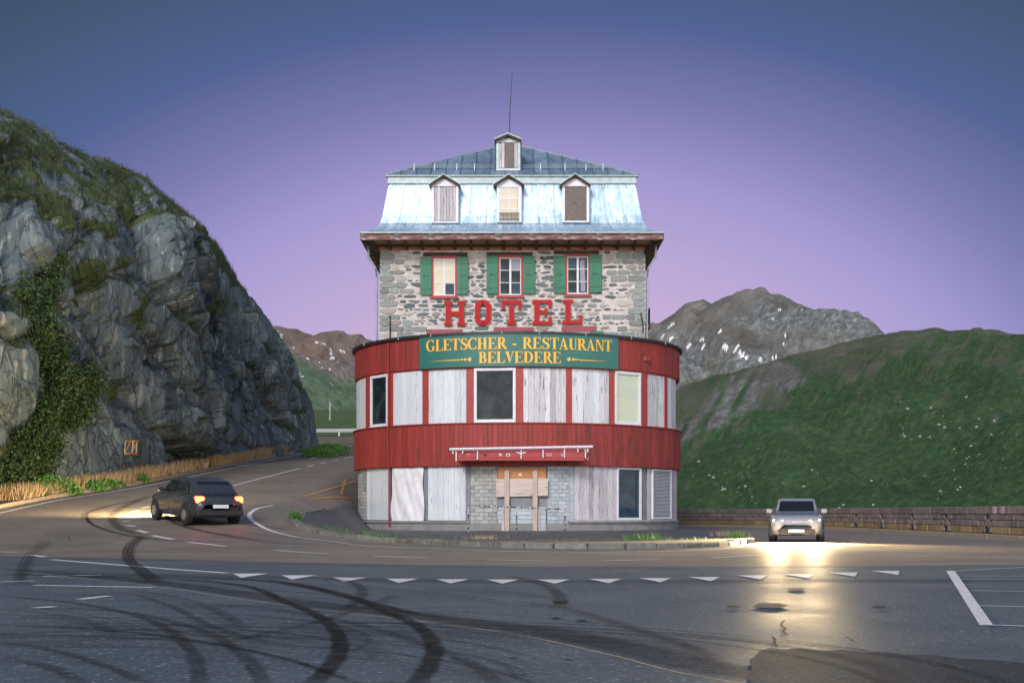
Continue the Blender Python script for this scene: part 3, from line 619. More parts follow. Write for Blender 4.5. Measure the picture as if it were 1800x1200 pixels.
# vegetation on the cliff
def leaf_mesh(name, C, size, mat, upright=.0, blades=False):
    """many small leaves (quads) or grass blades (triangles) at points C"""
    n = len(C); sz = size*NP.uniform(.6, 1.3, (n, 1))
    if blades:
        a = NP.uniform(0, 2*math.pi, n); d = np.stack([np.cos(a), np.sin(a), np.zeros(n)], 1); ln = NP.normal(0, .28, (n, 2))
        tip = C+sz*np.stack([ln[:,0], ln[:,1], np.ones(n)], 1); wv = d*sz*.045
        V = np.stack([C-wv, C+wv, tip], 1).reshape(-1, 3); return np_mesh(name, V, np.arange(3*n).reshape(-1, 3), [mat])
    u = NP.normal(0, 1, (n, 3)); u /= np.linalg.norm(u, axis=1, keepdims=True); w_ = NP.normal(0, 1, (n, 3)); w_[:,2] += upright
    x = np.cross(u, w_); x /= np.linalg.norm(x, axis=1, keepdims=True)+1e-9; y = np.cross(x, u)
    V = np.stack([C-y*sz*.5, C+x*sz*.28, C+y*sz*.55, C-x*sz*.28], 1).reshape(-1, 3)
    return np_mesh(name, V, np.arange(4*n).reshape(-1, 4), [mat])
cand = np.nonzero((veg > .55) & (pxr > -40) & (vv < 1.35) & (vv > .03))[0]
gsel = cand[(gully[cand] > .42) & (fbm(PC[cand]*.9, 3, 191) > -.12)]
pick = NP.choice(cand, 42000); C = PC[pick]+NP.normal(0, .06, (42000, 3)); C[:,2] += -.02
setp(put('cliff_grass', leaf_mesh('cliff_grass', C, .26, M['turf'], blades=True), None, None, (0,0,0)), kind='stuff')
pick = NP.choice(gsel, 800); K = PC[pick]+Nn.reshape(-1, 3)[pick]*NP.uniform(.0, .7, 800)[:,None]
C = (K[NP.integers(0, 800, 56000)]+NP.normal(0, .30, (56000, 3)))
l_ = np.nonzero(ledge > .8)[0]; l_ = NP.choice(l_, 160); K2 = PC[l_]
C = np.concatenate([C, K2[NP.integers(0, 160, 5000)]+NP.normal(0, .16, (5000, 3))])
setp(put('cliff_shrubs', leaf_mesh('cliff_shrubs', C, .15, M['shrub']), None, None, (0,0,0)), kind='stuff')

# verge: kerb, dry grass and green weeds at the foot of the cliff
kp = [Vector((x, y, 0)) for x, y in [(-19.9,36),(-19.3,44),(-19.2,52),(-19.0,56),(-18.0,64),(-17.35,80),(-16.8,95),(-16.4,103)]]
kb = thing('verge_kerb', 'low weathered sandy kerb along the foot of the rock cliff', 'kerb', (-19.2, 50, float(Zg(-19.2, 50))))
seg = []
for a, b in zip(kp[:-1], kp[1:]):
    n = max(1, int((b-a).length/1.15))
    seg += [a.lerp(b, k/n) for k in range(n)]
seg.append(kp[-1])
for a, b in zip(seg[:-1], seg[1:]):
    m_ = (a+b)/2; z = float(Zg(m_.x, m_.y)); d = (b-a); mb = MB()
    za, zb_ = float(Zg(a.x, a.y)), float(Zg(b.x, b.y))
    mb.beam((a.x, a.y, za+.02+R_.uniform(-.012,.012)), (b.x-d.x*.015, b.y-d.y*.015, zb_+.02), .22, .22+R_.uniform(0,.03))
    ob('kerb_stone', mb, M['verge_kerb'], kb)
n = 34000; tt = NP.uniform(0, 1, n)**.9; yy = 36+tt*69; xo = np.interp(yy, [p.y for p in kp], [p.x for p in kp])-.15; xb = np.interp(yy, CT[:,1], CT[:,0])
pn = fbm(np.stack([yy*.55, yy*0, yy*0+3], 1), 3, 61)
xx = xo-(xo-xb+.5)*NP.uniform(0, 1, n)**1.0; keep = pn > -.45
C = np.stack([xx, yy, Zg(xx, yy)-.02], 1)[keep]
setp(put('dry_grass', leaf_mesh('dry_grass', C, .62, M['dry_grass'], blades=True), None, None, (0,0,0)), kind='stuff')
wl = [(96,872,1.15,.95,'broad bright green weed clump at the foot of the dark gully'),(168,864,.75,.55,'green weed clump beside dry grass, right of the broadest clump'),(196,860,.5,.5,'small leafy weed between dry grass stalks on the verge'),
      (254,850,.45,.55,'small weed at the road edge beside the dark tyre mark'),(28,877,.8,.7,'dark green weed clump on the verge at the far left'),(62,876,.5,.35,'low weed tuft in front of tall dry grass at left'),
      (128,870,.6,.45,'weed tuft at the right foot of the broadest green clump'),(215,857,.35,.35,'tiny green weed on the verge kerb below the painted letters'),(590,800,1.5,.9,'green bush at the foot of the cliff nose beside the road bend'),(566,804,1.2,.8,'grassy bush under the far end of the cliff')]
for px, py, rx, h, lb in wl:
    c = at_ground(px, py); n = int(1500*rx)
    a = NP.uniform(0, 2*math.pi, n); rr = np.sqrt(NP.uniform(0, 1, n))*rx*(1+.25*np.sin(a*3+px)); hh = NP.uniform(0, 1, n)**.7*h*np.sqrt(np.clip(1-(rr/(rx*1.3))**2, 0, 1))
    C = np.stack([c.x-.35+rr*np.cos(a), c.y+.3+rr*np.sin(a), c.z+hh], 1)-np.array(c)
    o = thing('weed_clump', lb, 'weed', c, 'green weeds along the verge')
    st = MB()
    for k in range(7):
        q = R_.uniform(0, 6.28); st.tube([(-.35+c.x, .3+c.y, c.z-.05), (c.x-.35+math.cos(q)*rx*.5, c.y+.3+math.sin(q)*rx*.5, c.z+h*.7)], [.012, .005], 5)
    ob('stem', st, M['leaf'], o, c); lf_ = put('leaves', leaf_mesh('leaves', C, .12, M['leaf'], 1.0), None, o, c)

# painted letters on the rock
vis = np.nonzero((pxr > 205) & (pxr < 260) & (pyr > 755) & (pyr < 815) & (vv < .6))[0]
def on_rock(px, py):
    pp = PC[vis]; qx = 900+F*pp[:,0]/pp[:,1]; qy = HZ-F*(pp[:,2]-1)/pp[:,1]
    k = np.argsort((qx-px)**2+(qy-py)**2)[:6]; j = k[np.argmin(pp[k,1])]
    dirv = Vector(((px-900)/F, 1, (HZ-py)/F)); return Vector((0,0,1))+dirv*(pp[j,1]*.9985-.05)
g = thing('painted_letters', 'orange and white outlined letters painted low on the rock cliff', 'graffiti', on_rock(231, 788))
z2 = lambda x, y: (190+x/20, 750+y/20)
M['rock_orange'] = pmat('rock_paint_orange', [(.52,.24,.05), (.62,.32,.08)], scale=9, rough=.7, spots=[((.2,.15,.1), 20, .62, .05)])
M['rock_white'] = pmat('rock_paint_white', [(.58,.52,.44), (.68,.62,.54)], scale=9, rough=.7, spots=[((.2,.17,.15), 20, .62, .05)])
for pts, wd, mt in (([(600,505),(690,492),(775,505)], .11, 'rock_orange'), ([(775,505),(740,590),(690,680),(640,800),(615,880)], .085, 'rock_orange'), ([(605,500),(592,650),(585,800),(592,940)], .08, 'rock_white'),
                    ([(592,940),(700,938),(820,930),(1000,935)], .15, 'rock_orange'), ([(870,500),(950,498),(1040,490)], .17, 'rock_orange'), ([(875,520),(865,660),(840,820),(828,970)], .075, 'rock_white'),
                    ([(1015,520),(1005,680),(990,800),(985,980)], .075, 'rock_white'), ([(890,540),(935,670),(900,800),(850,870)], .075, 'rock_orange'), ([(985,570),(940,670)], .06, 'rock_orange'), ([(935,690),(955,780)], .06, 'rock_orange'), ([(880,690),(1000,690)], .07, 'rock_white')):
    mb = MB(); P = [on_rock(*z2(*p)) for p in pts]
    ym = sum(p.y for p in P)/len(P)
    for a, b in zip(P[:-1], P[1:]): mb.beam(a, b, .03, wd*.75, up=(0,1,0)) if False else mb.tube([a, b], wd*.42, 6)
    ob('paint_stroke', mb, M[mt], g)

# ------------------------------------------------------------------ mountains
def mountmat(name, grass, scree, rock, gscale):
    m = bpy.data.materials.new(name); m.use_nodes = True; t = m.node_tree; n = t.nodes; l = t.links.new; b = n['Principled BSDF']; b.inputs['Roughness'].default_value = .9
    tc = n.new('ShaderNodeTexCoord')
    def noise(sc, det=10, st=(1,1,1)):
        mp = n.new('ShaderNodeMapping'); mp.inputs['Scale'].default_value = st; l(tc.outputs['Object'], mp.inputs[0])
        x = n.new('ShaderNodeTexNoise'); x.inputs['Scale'].default_value = sc; x.inputs['Detail'].default_value = det; x.inputs['Roughness'].default_value = .65; l(mp.outputs[0], x.inputs[0]); return x.outputs['Fac']
    def ramp(x, cols):
        r = n.new('ShaderNodeValToRGB'); e = r.color_ramp.elements
        while len(e) < len(cols): e.new(.5)
        for i, (q, c) in enumerate(zip(e, cols)): q.position = .30+.4*i/(len(cols)-1); q.color = (*c, 1)
        l(x, r.inputs[0]); return r.outputs[0]
    def mixc(f, a, c):
        x = n.new('ShaderNodeMix'); x.data_type = 'RGBA'; l(f, x.inputs['Factor']); l(a, x.inputs['A']); l(c, x.inputs['B']); return x.outputs['Result']
    G = ramp(noise(gscale), grass); G2 = ramp(noise(gscale*14, 12), [tuple(x*.35 for x in grass[0]), grass[1], tuple(x*1.5 for x in grass[2])]); fx_ = n.new('ShaderNodeMath'); fx_.operation = 'MULTIPLY'; fx_.inputs[0].default_value = .55; fx_.inputs[1].default_value = 1.0; G = mixc(fx_.outputs[0], G, G2); S_ = ramp(noise(gscale*12, 14), [tuple(x*.5 for x in scree[0]), scree[1], tuple(x*1.3 for x in scree[2])]); K = ramp(noise(gscale*2), rock)
    a1 = n.new('ShaderNodeAttribute'); a1.attribute_name = 'scree'; a2 = n.new('ShaderNodeAttribute'); a2.attribute_name = 'rock'
    l(mixc(a2.outputs['Fac'], mixc(a1.outputs['Fac'], G, S_), K), b.inputs['Base Color'])
    bp = n.new('ShaderNodeBump'); bp.inputs['Strength'].default_value = .7; bp.inputs['Distance'].default_value = .16/gscale; l(noise(gscale*14, 14), bp.inputs['Height']); l(bp.outputs[0], b.inputs['Normal'])
    return m
def mountain(name, prof, Yc, Yn, Zn, nx, ny, matl, gully_amp, gscale, dirn, f, attrf, snow=None, ext=None, rough=.02):
    """prof: skyline in photograph pixels at crest distance Yc"""
    pp = np.array(prof, float); Xp = (pp[:,0]-900)/F*Yc; Zp = 1+(HZ-pp[:,1])/F*Yc
    xs = np.linspace(Xp[0], Xp[-1], nx); ts = np.concatenate([np.linspace(0, 1, ny), 1+np.linspace(0, .35, ny//5)[1:]])
    X, T = np.meshgrid(xs, ts, indexing='ij'); Y = Yn+T*(Yc-Yn)
    Zc = np.interp(X, Xp, Zp)
    tt = np.clip(T, 0, 1); Z = Zn+(Zc-Zn)*f(tt)-np.clip(T-1, 0, 1)*(Yc-Yn)*.55
    q = np.stack([X.ravel()/gscale+dirn*(1-T.ravel())*3, T.ravel()*2.2+0*X.ravel(), X.ravel()*0], 1)
    gl = fbm(q, 5, int(Yc) % 97, ridged=True).reshape(X.shape)
    sm = fbm(np.stack([X.ravel()/gscale*3.1, Y.ravel()/gscale*3.1, Z.ravel()*0], 1), 5, 13).reshape(X.shape)
    env = np.clip(tt*(1-tt)*4, 0, 1)**.6
    Z = Z+(gl-.3)*gully_amp*env+sm*rough*gscale*(.25+.75*env)+sm*rough*gscale*.3*(T > .97)
    px = 900+F*X/Y; py = HZ-F*(Z-1)/Y
    scree, rock = attrf(px, py, T, gl, sm)
    V = np.stack([X, Y, Z], -1).reshape(-1, 3); Q = grid_quads(nx, len(ts)); mi = None; mats = [matl]
    if snow:
        fx = px.ravel()[Q].mean(1); fy = py.ravel()[Q].mean(1); ft = T.ravel()[Q].mean(1)
        nn = fbm(np.stack([fx*.22, fy*.22, fx*0], 1), 3, 88); mi = np.zeros(len(Q), int)
        for cx, cy, a, b, ang in snow:
            a, b = a*.8, b*.8
            ca, sa = math.cos(rad(ang)), math.sin(rad(ang)); dx, dy = fx-cx, fy-cy
            mi[(((dx*ca+dy*sa)/a)**2+((-dx*sa+dy*ca)/b)**2 < 1+nn*.75) & (ft < 1)] = 1
        mats = [matl, M['snow']]
    o = put(name, np_mesh(name, V, Q, mats, smooth=True, midx=mi, attrs={'scree': np.clip(scree, 0, 1).ravel(), 'rock': np.clip(rock, 0, 1).ravel()}), None, None, (0,0,0))
    return setp(o, kind='structure'), V.reshape(nx, len(ts), 3), px, py, T
M['snow'] = pmat('snow', [(.70,.66,.64), (.80,.77,.75)], scale=.05, rough=.8)
gm = mountmat('hill_grass', [(.010,.036,.009), (.024,.072,.018), (.056,.115,.034)], [(.10,.105,.10), (.16,.165,.16), (.24,.245,.24)], [(.06,.05,.03), (.12,.105,.075), (.17,.15,.12)], .045)
def hill_attr(px, py, T, gl, sm):
    n1 = fbm(np.stack([px.ravel()*.02, py.ravel()*.03, px.ravel()*0], 1), 5, 4).reshape(px.shape)
    n2 = fbm(np.stack([px.ravel()*.06, py.ravel()*.06, px.ravel()*0], 1), 5, 24).reshape(px.shape)
    sc = sstep(.35, .95, np.exp(-(((px-1310)/120)**2+((py-690-(1310-px)*.42)/40)**2))*1.7+n1*.5+gl*.4-.40)*.85
    n3 = fbm(np.stack([px.ravel()*.09+py.ravel()*.05, py.ravel()*.02, px.ravel()*0], 1), 5, 44).reshape(px.shape)
    sc = np.clip(sc*(.75+1.0*n3), 0, 1)
    rk = np.maximum(sstep(.74, 1.02, T+n1*.20)*.6, sstep(.25, .7, n3+n2*.4)*sstep(.50, .75, T)*.55)
    return sc, rk
hillp = [(820,980),(1000,860),(1100,760),(1190,690),(1250,664),(1300,654),(1360,636),(1400,622),(1440,612),(1500,597),(1560,589),(1620,586),(1680,580),(1740,585),(1800,591),(1900,604),(2050,640),(2300,720)]
hill, HV, hpx, hpy, HT = mountain('green_hill', hillp, 420, 125, -28, 520, 300, gm, 6.0, 30, -1.0, lambda t: .80*t+.20*t*t*(3-2*t), hill_attr, rough=.042)
pm = mountmat('peak_rock', [(.06,.085,.035), (.10,.125,.06), (.14,.15,.085)], [(.12,.135,.13), (.20,.215,.21), (.33,.34,.33)], [(.085,.080,.068), (.165,.158,.135), (.27,.26,.23)], .012)
def peak_attr(px, py, T, gl, sm):
    n1 = fbm(np.stack([px.ravel()*.015, py.ravel()*.02, px.ravel()*0], 1), 5, 14).reshape(px.shape)
    sc = sstep(.35, -.1, (py-600)/120+n1*.5-.45)*.9; sc = np.maximum(sc, .75-sstep(.2, .6, n1)*.5)
    rk = sstep(.55, .9, T+n1*.25); rk = rk*(1-.8*np.exp(-(((px-1500)/45)**2+((py-575)/22)**2)))
    return sc, rk
peakp = [(860,700),(1000,650),(1080,605),(1147,572),(1170,558),(1195,546),(1215,536),(1235,527),(1250,536),(1268,525),(1287,516),(1310,518),(1334,515),(1350,519),(1367,528),(1395,538),(1419,546),(1440,556),(1459,564),(1480,570),(1507,571),(1536,575),(1554,586),(1600,612),(1700,640),(1850,680)]
psn = [(1179,573,11,2.5,-38),(1165,591,8,2.2,-40),(1181,594,7,2.5,-50),(1210,609,8,3,-50),(1233,597,7,3.5,-45),(1235,610,6,3.2,-55),(1276,610,6,7,0),(1294,613,10,2.5,-50),(1303,622,6,6.5,-30),(1313,626,6,1.8,-40),(1337,633,5.5,7,20),(1362,629,7,2.5,-20),(1377,602,2.5,4,0),(1381,589,4,2,0),(1266,583,5,1.6,-40),(1371,544,3,1.2,0),(1407,545,4,1.5,0),(1357,560,3,1.2,0),(1190,613,4,1.5,-45),(1228,583,3,1.2,-40)]
peak = mountain('rocky_peak', peakp, 1400, 480, -40, 560, 300, pm, 36, 80, -1.2, lambda t: .55*t+.45*t*t, peak_attr, psn, rough=.075)
fm = mountmat('far_mountain', [(.08,.15,.07), (.12,.20,.10), (.17,.24,.14)], [(.18,.15,.13), (.25,.21,.18), (.32,.28,.25)], [(.17,.115,.085), (.25,.175,.13), (.33,.25,.195)], .010)  # lighter colours stand in for haze over the distance
def far_attr(px, py, T, gl, sm):
    n1 = fbm(np.stack([px.ravel()*.03-py.ravel()*.02, py.ravel()*.02, px.ravel()*0], 1), 5, 34).reshape(px.shape)
    n2 = fbm(np.stack([(px.ravel()-py.ravel()*.75)*.09, py.ravel()*.012, px.ravel()*0], 1), 5, 35).reshape(px.shape)
    sc = np.maximum(sstep(690, 640, py+n1*35), sstep(.35, .9, n2)*.75*sstep(745, 715, py))
    return sc, sstep(655, 610, py+n1*30)
farp = [(200,640),(380,600),(440,582),(474,575),(490,577),(506,579),(522,578),(535,584),(548,588),(558,596),(564,598),(572,595),(580,590),(588,588),(600,587),(610,588),(616,593),(622,594),(630,590),(638,589),(643,595),(648,598),(656,599),(662,603),(700,625),(760,640),(860,660),(1000,700)]
fsn = [(489,582,4,1.8,-30),(495,588,4,1.2,10),(494,593,3,1,0),(556,601,6,1,25),(569,604,4,.8,10),(580,613,2,2,0),(582,622,3.5,6,-15),(583,629,6,3.5,-20),(601,617,5,1.6,25),(541,631,5,2.2,25),(560,637,4,1.5,-20),(566,645,3,1.2,10),(580,649,5,1.5,10),(530,660,6,2,40),(517,611,2,1,0),(595,636,2,1,0),(582,675,5,.9,40),(570,690,5,.7,35),(590,713,4,.8,30),(585,722,4,.6,25)]
far = mountain('far_mountain', farp, 1800, 380, 20, 460, 320, fm, 22, 120, 1.6, lambda t: .5*t+.5*t*t, far_attr, fsn, rough=.03)
# pale boulders strewn over the green hill
ico = bmesh.new(); bmesh.ops.create_icosphere(ico, subdivisions=1, radius=1); iv = np.array([v.co[:] for v in ico.verts]); iff = np.array([[v.index for v in f.verts] for f in ico.faces]); ico.free()
bc = []
for cx, cy, sx_, sy_, n in ((1690,745,70,22,90),(1730,790,55,30,45),(1670,730,22,12,30),(1260,835,36,22,75),(1310,868,32,22,30),(1610,755,28,12,28),(1760,735,30,16,26),(1530,880,90,28,40),(1400,860,60,30,20),(1660,830,90,45,45),(1780,820,30,40,30),(1480,760,120,60,18),(1640,860,110,25,30)):
    for k in range(int(n*.42)): bc.append((NP.normal(cx, sx_), NP.normal(cy, sy_)))
HVf = HV[:, :300].reshape(-1, 3); hx = hpx[:, :300].ravel(); hy = hpy[:, :300].ravel()
bv, bf = [], []
for cx, cy in bc:
    if not (1200 < cx < 1840 and 690 < cy < 905): continue
    k = np.argmin((hx-cx)**2+(hy-cy)**2)
    if (hx[k]-cx)**2+(hy[k]-cy)**2 > 9: continue
    s = R_.choice([.07,.09,.12,.15,.2,.30])*HVf[k,1]/260; jit = 1+NP.uniform(-.3, .3, (len(iv), 1))
    bf.append(iff+len(bv)*len(iv)); bv.append(iv*jit*np.array([s*1.3, s, s*.8])+HVf[k])
M['boulder'] = pmat('boulder', [(.22,.25,.23), (.34,.37,.35)], scale=.8, rough=.9)
setp(put('boulders', np_mesh('boulders', np.concatenate(bv), np.concatenate(bf), [M['boulder']]), None, None, (0,0,0)), kind='stuff')
# ------------------------------------------------------------------ hotel block
HY = 67.0; HX0, HX1 = -6.50, 6.56
def hz(py, Y=HY): return 1+(HZ-py)/F*Y
def hx(px, Y=HY): return (px-900)/F*Y
hotel = thing('hotel', 'tall grey rubble stone hotel with metal mansard roof and green shutters', 'hotel', (0, HY, 0))
wb = MB(); wb.box(HX0+.02, HX1-.02, HY, HY+17, -1.5, 14.03)
wall = ob('stone_wall', wb, M['mortar'], hotel, (0, HY, 0))
# openings on the two upper floors
WIN3 = [(758,804,450,523),(874,920,449,522),(993,1038,447,520)]
SH3 = [(739,759,453,519),(804,823,452,518),(855,875,450,517),(920,940,451,517),(973,993,450,516),(1036,1057,449,515)]
WIN2 = [(758,806,583,660),(870,920,581,660),(992,1040,579,660)]
SH2 = [(739,757,588,655),(806,826,588,655),(850,869,586,655),(921,941,586,655),(971,991,584,655),(1041,1060,582,655)]
LINT = [(744,822,444,450.5,'dark_wood'),(856,936,443.5,449.5,'dark_wood'),(973,1053,441,447,'dark_wood'),(750,813,579,587,'red_dull'),(868,938,575,582,'red_dull'),(987,1048,573,581.5,'red_dull')]
occ = [(hx(a), hx(b), hz(d), hz(c)) for a, b, c, d in WIN3+WIN2]+[(hx(a), hx(b), hz(d), hz(c)) for a, b, c, d, _ in LINT]
def stone_proto(k, blocky):
    mb = MB(); r = random.Random(100+k); n = 8 if not blocky else 16; e = 2.6 if not blocky else 9.0; pts = []
    for i in range(n):
        a = 2*math.pi*(i+.5*r.random())/n; c, s = math.cos(a), math.sin(a)
        q = (abs(c)**e+abs(s)**e)**(-1/e)*(r.uniform(.82, 1.08) if not blocky else r.uniform(.95, 1.02)); pts.append((q*c*.5, q*s*.5))
    mb.v = [(x, .05, z) for x, z in pts]+[(x*.985, -.018, z*.97) for x, z in pts]+[(x*(.90 if blocky else .80), -.040+r.uniform(-.014,.010), z*(.84 if blocky else .72)) for x, z in pts]
    for l in (0, 1):
        for i in range(n): j = (i+1) % n; mb.f.append([l*n+i, l*n+j, (l+1)*n+j, (l+1)*n+i])
    mb.f.append([2*n+i for i in range(n)]); mb.m = [0]*len(mb.f)
    me = mb.mesh('stone'); me.flip_normals() if me.polygons[-1].normal.y > 0 else None
    return me
protos = {}
for key, mt, bl in (('d','stone_dark',0),('w','stone_warm',0),('q','quoin',1)):
    protos[key] = []
    for k in range(10):
        me = stone_proto(k+(50 if bl else 0)+(20 if key == 'w' else 0), bl); me.materials.append(M[mt]); protos[key].append(me)
stones = []
def hits(x0, x1, z0, z1): return any(x0 < b and x1 > a and z0 < d and z1 > c for a, b, c, d in occ)
z = 8.9
while z < 13.82:                                            # corner blocks
    for side in (-1, 1):
        h = R_.uniform(.26, .44)
    h = R_.uniform(.20, .38); h = min(h, 13.96-z)
    for side in (-1, 1):
        x = HX0 if side < 0 else HX1; lim = R_.choice([.55, .8, 1.0, 1.3, 1.7]); run = 0
        while run < lim:
            w_ = R_.uniform(.38, .95)
            c = x+(.5*w_+run)*(-side)
            stones.append((c, z+h/2, w_-.015, h-.012, 'q' if R_.random() < .85 else 'w', 0)); run += w_
    z += h
qs = [(a-c/2, a+c/2, b-d/2, b+d/2) for a, b, c, d, _, _ in stones]
z = 9.0
while z < 13.9:
    h = R_.choice([.09,.11,.14,.17,.2,.25]); x = HX0+.4
    while x < HX1-.4:
        w_ = R_.uniform(1.4, 3.8)*h*R_.uniform(.8, 1.2); w_ = min(max(w_, .16), .85); dz = R_.uniform(-.03, .03)
        x0, x1, z0, z1 = x, x+w_, z+dz, z+h+dz
        if not hits(x0-.02, x1+.02, z0, z1) and not any(x0 < b-.02 and x1 > a+.02 and z0 < d-.02 and z1 > c+.02 for a, b, c, d in qs) and R_.random() < .93 and z1 < 13.97:
            stones.append(((x0+x1)/2, (z0+z1)/2, w_*R_.uniform(.85,1.0), h*R_.uniform(.7, 1.0), 'd' if R_.random() < .75 else 'w', R_.uniform(-.14, .14)))
        x += w_+R_.uniform(.0, .09)
    z += h+R_.uniform(.0, .035)
stones.sort(key=lambda s: -(s[2]*s[3]) if s[1] > 9.75 else 0)
rest = []
for i, (cx, cz, w_, h, k, a) in enumerate(stones):
    me = R_.choice(protos[k])
    if i < 300: put('stone', me, None, wall, (cx, HY+.012*R_.random(), cz), (0, a, R_.choice([0, 0, 0])), (w_, .8+.7*R_.random(), h))
    else: rest.append((me, cx, cz, w_, h, a, k))
for key, nm in (('d', 'small_stones'), ('w', 'small_pale_stones'), ('q', 'small_corner_stones')):
    mb = MB()
    for me, cx, cz, w_, h, a, k in rest:
        if k != key: continue
        dy = R_.uniform(0, .02); ca, sa = math.cos(a), math.sin(a)
        mb.add([(cx+(v.co.x*w_*ca+v.co.z*h*sa), HY+dy+v.co.y, cz+(-v.co.x*w_*sa+v.co.z*h*ca)) for v in me.vertices], [tuple(p.vertices) for p in me.polygons])
    if mb.v: setp(ob(nm, mb, M[{'d':'stone_dark','w':'stone_warm','q':'quoin'}[key]], wall), kind='stuff')
def window(parent, px0, px1, py0, py1, Y, cols, rows, fmat, panes, sill=True, proud=.07, fw=.11, name='window', cas='white_frame', railing=False):
    x0, x1, z0, z1 = hx(px0, Y), hx(px1, Y), hz(py1, Y), hz(py0, Y)
    mb = MB(); y0, y1 = Y-proud, Y+.06
    mb.box(x0, x1, y0, y1, z1-fw, z1); mb.box(x0, x0+fw, y0+.003, y1, z0, z1-fw-.001); mb.box(x1-fw, x1, y0+.003, y1, z0, z1-fw-.001); mb.box(x0+fw, x1-fw, y0+.004, y1, z0, z0+fw*.8)
    fr = ob(name, mb, M[fmat], parent)
    if sill:
        s = MB(); s.box(x0-.06, x1+.06, y0-.07, Y+.03, z0-.05, z0-.002); ob('sill', s, M[fmat], fr)
    a0, a1, c0, c1 = x0+fw+.004, x1-fw-.004, z0+fw*.8+.004, z1-fw-.004; b = .045
    cm = MB(); yc = Y-.015
    cm.box(a0, a1, yc, yc+.05, c1-b, c1); cm.box(a0, a1, yc, yc+.05, c0, c0+b*1.3)
    for k in range(cols+1):
        xx = a0+(a1-a0-b)*k/cols; ww = b if k in (0, cols) else b
        mb2 = (xx, xx+ww) if k in (0, cols) else (xx-.025, xx+b+.025)
        cm.box(mb2[0], mb2[1], yc-.003, yc+.047, c0+.002, c1-.002)
    for k in range(1, rows):
        zz = c0+(c1-c0)*k/rows; cm.box(a0+.003, a1-.003, yc+.006, yc+.043, zz-.014, zz+.014)
    ob('casement', cm, M[cas], fr)
    for i in range(cols):
        for j in range(rows):
            p = MB(); u0 = a0+(a1-a0)*i/cols+.03; u1 = a0+(a1-a0)*(i+1)/cols-.03; w0 = c0+(c1-c0)*j/rows+.02; w1 = c0+(c1-c0)*(j+1)/rows-.02
            tlt = R_.uniform(-.006, .006)
            p.quad((u0, yc+.026, w0), (u1, yc+.026+tlt, w0), (u1, yc+.026+tlt, w1), (u0, yc+.026-tlt, w1)); ob('pane', p, M[panes[(rows-1-j)*cols+i]], fr)
    return fr
P1 = ['blind','blind','blind','blind','blind','pane_blue']; P2 = ['pane_dark','curtain','pane_dark','pane_dark','pane_dark','pane_blue']; P3 = ['pane_blue','pane_blue','pane_dark','pane_blue','pane_dark','pane_blue']  # first window: reflected sky and rock outline painted pane by pane
for (a, b, c, d), pn in zip(WIN3, (P1, P2, P3)): window(hotel, a, b, c, d, HY-.02, 2, 3, 'red_paint', pn)
for (a, b, c, d) in WIN2: window(hotel, a, b, c, d, HY-.02, 2, 3, 'red_dull', ['pane_dark']*6)
cu = MB(); xs = np.linspace(hx(1021), hx(1029), 9)
for i in range(8): cu.quad((xs[i], HY-.012-.006*(i % 2), hz(512)), (xs[i+1], HY-.012-.006*((i+1) % 2), hz(512)), (xs[i+1]-.05, HY-.012-.006*((i+1) % 2), hz(457)), (xs[i]-.05, HY-.012-.006*(i % 2), hz(457)))
ob('curtain', cu, M['curtain'], hotel)
for i, (a, b, c, d) in enumerate(SH3+SH2):
    x0, x1, z0, z1 = hx(a), hx(b), hz(d), hz(c); lean = R_.uniform(-.02, .03)
    sh = MB(); sh.box(x0, x1, HY-.135-lean*.3, HY-.095, z0, z1); so = ob('shutter', sh, M['green_shutter'], hotel)
    n = 4
    for k in range(n):
        s = MB(); u0 = x0+(x1-x0)*k/n; u1 = x0+(x1-x0)*(k+1)/n; s.bbox(u0+.002, u1-.002, HY-.150-lean*.3, HY-.137-lean*.3, z0+.004, z1-.004, .004); ob('board', s, M['green_shutter'], so)
    for fz in (.17, .84):
        s = MB(); zz = z0+(z1-z0)*fz; s.bbox(x0+.02, x1-.02, HY-.178-lean*.3, HY-.152-lean*.3, zz-.05, zz+.05, .008); ob('batten', s, M['green_shutter'], so)
    s = MB(); zz = z0+(z1-z0)*.5; s.box(x0+.14, x1-.14, HY-.172-lean*.3, HY-.152-lean*.3, zz-.015, zz+.012); ob('latch', s, M['dark_metal'], so)
for a, b, c, d, mt in LINT:
    s = MB(); s.bbox(hx(a), hx(b), HY-.07, HY+.05, hz(d), hz(c), .012); ob('lintel', s, M[mt], hotel)
for (px, py0, py1, lean) in ((686,555,600,0),(1126,550,585,.10)):
    s = MB(); s.tube([(hx(px), HY-.07, hz(py0)), (hx(px)+lean, HY-.07, hz((py0+py1)/2)), (hx(px)+lean*1.2, HY-.07, hz(py1))], .035, 6); ob('wall_anchor', s, M['dark_metal'], hotel)
s = MB(); s.box(hx(950), hx(955), HY-.05, HY+.02, hz(456), hz(451)); ob('vent_hole', s, M['black'], hotel)
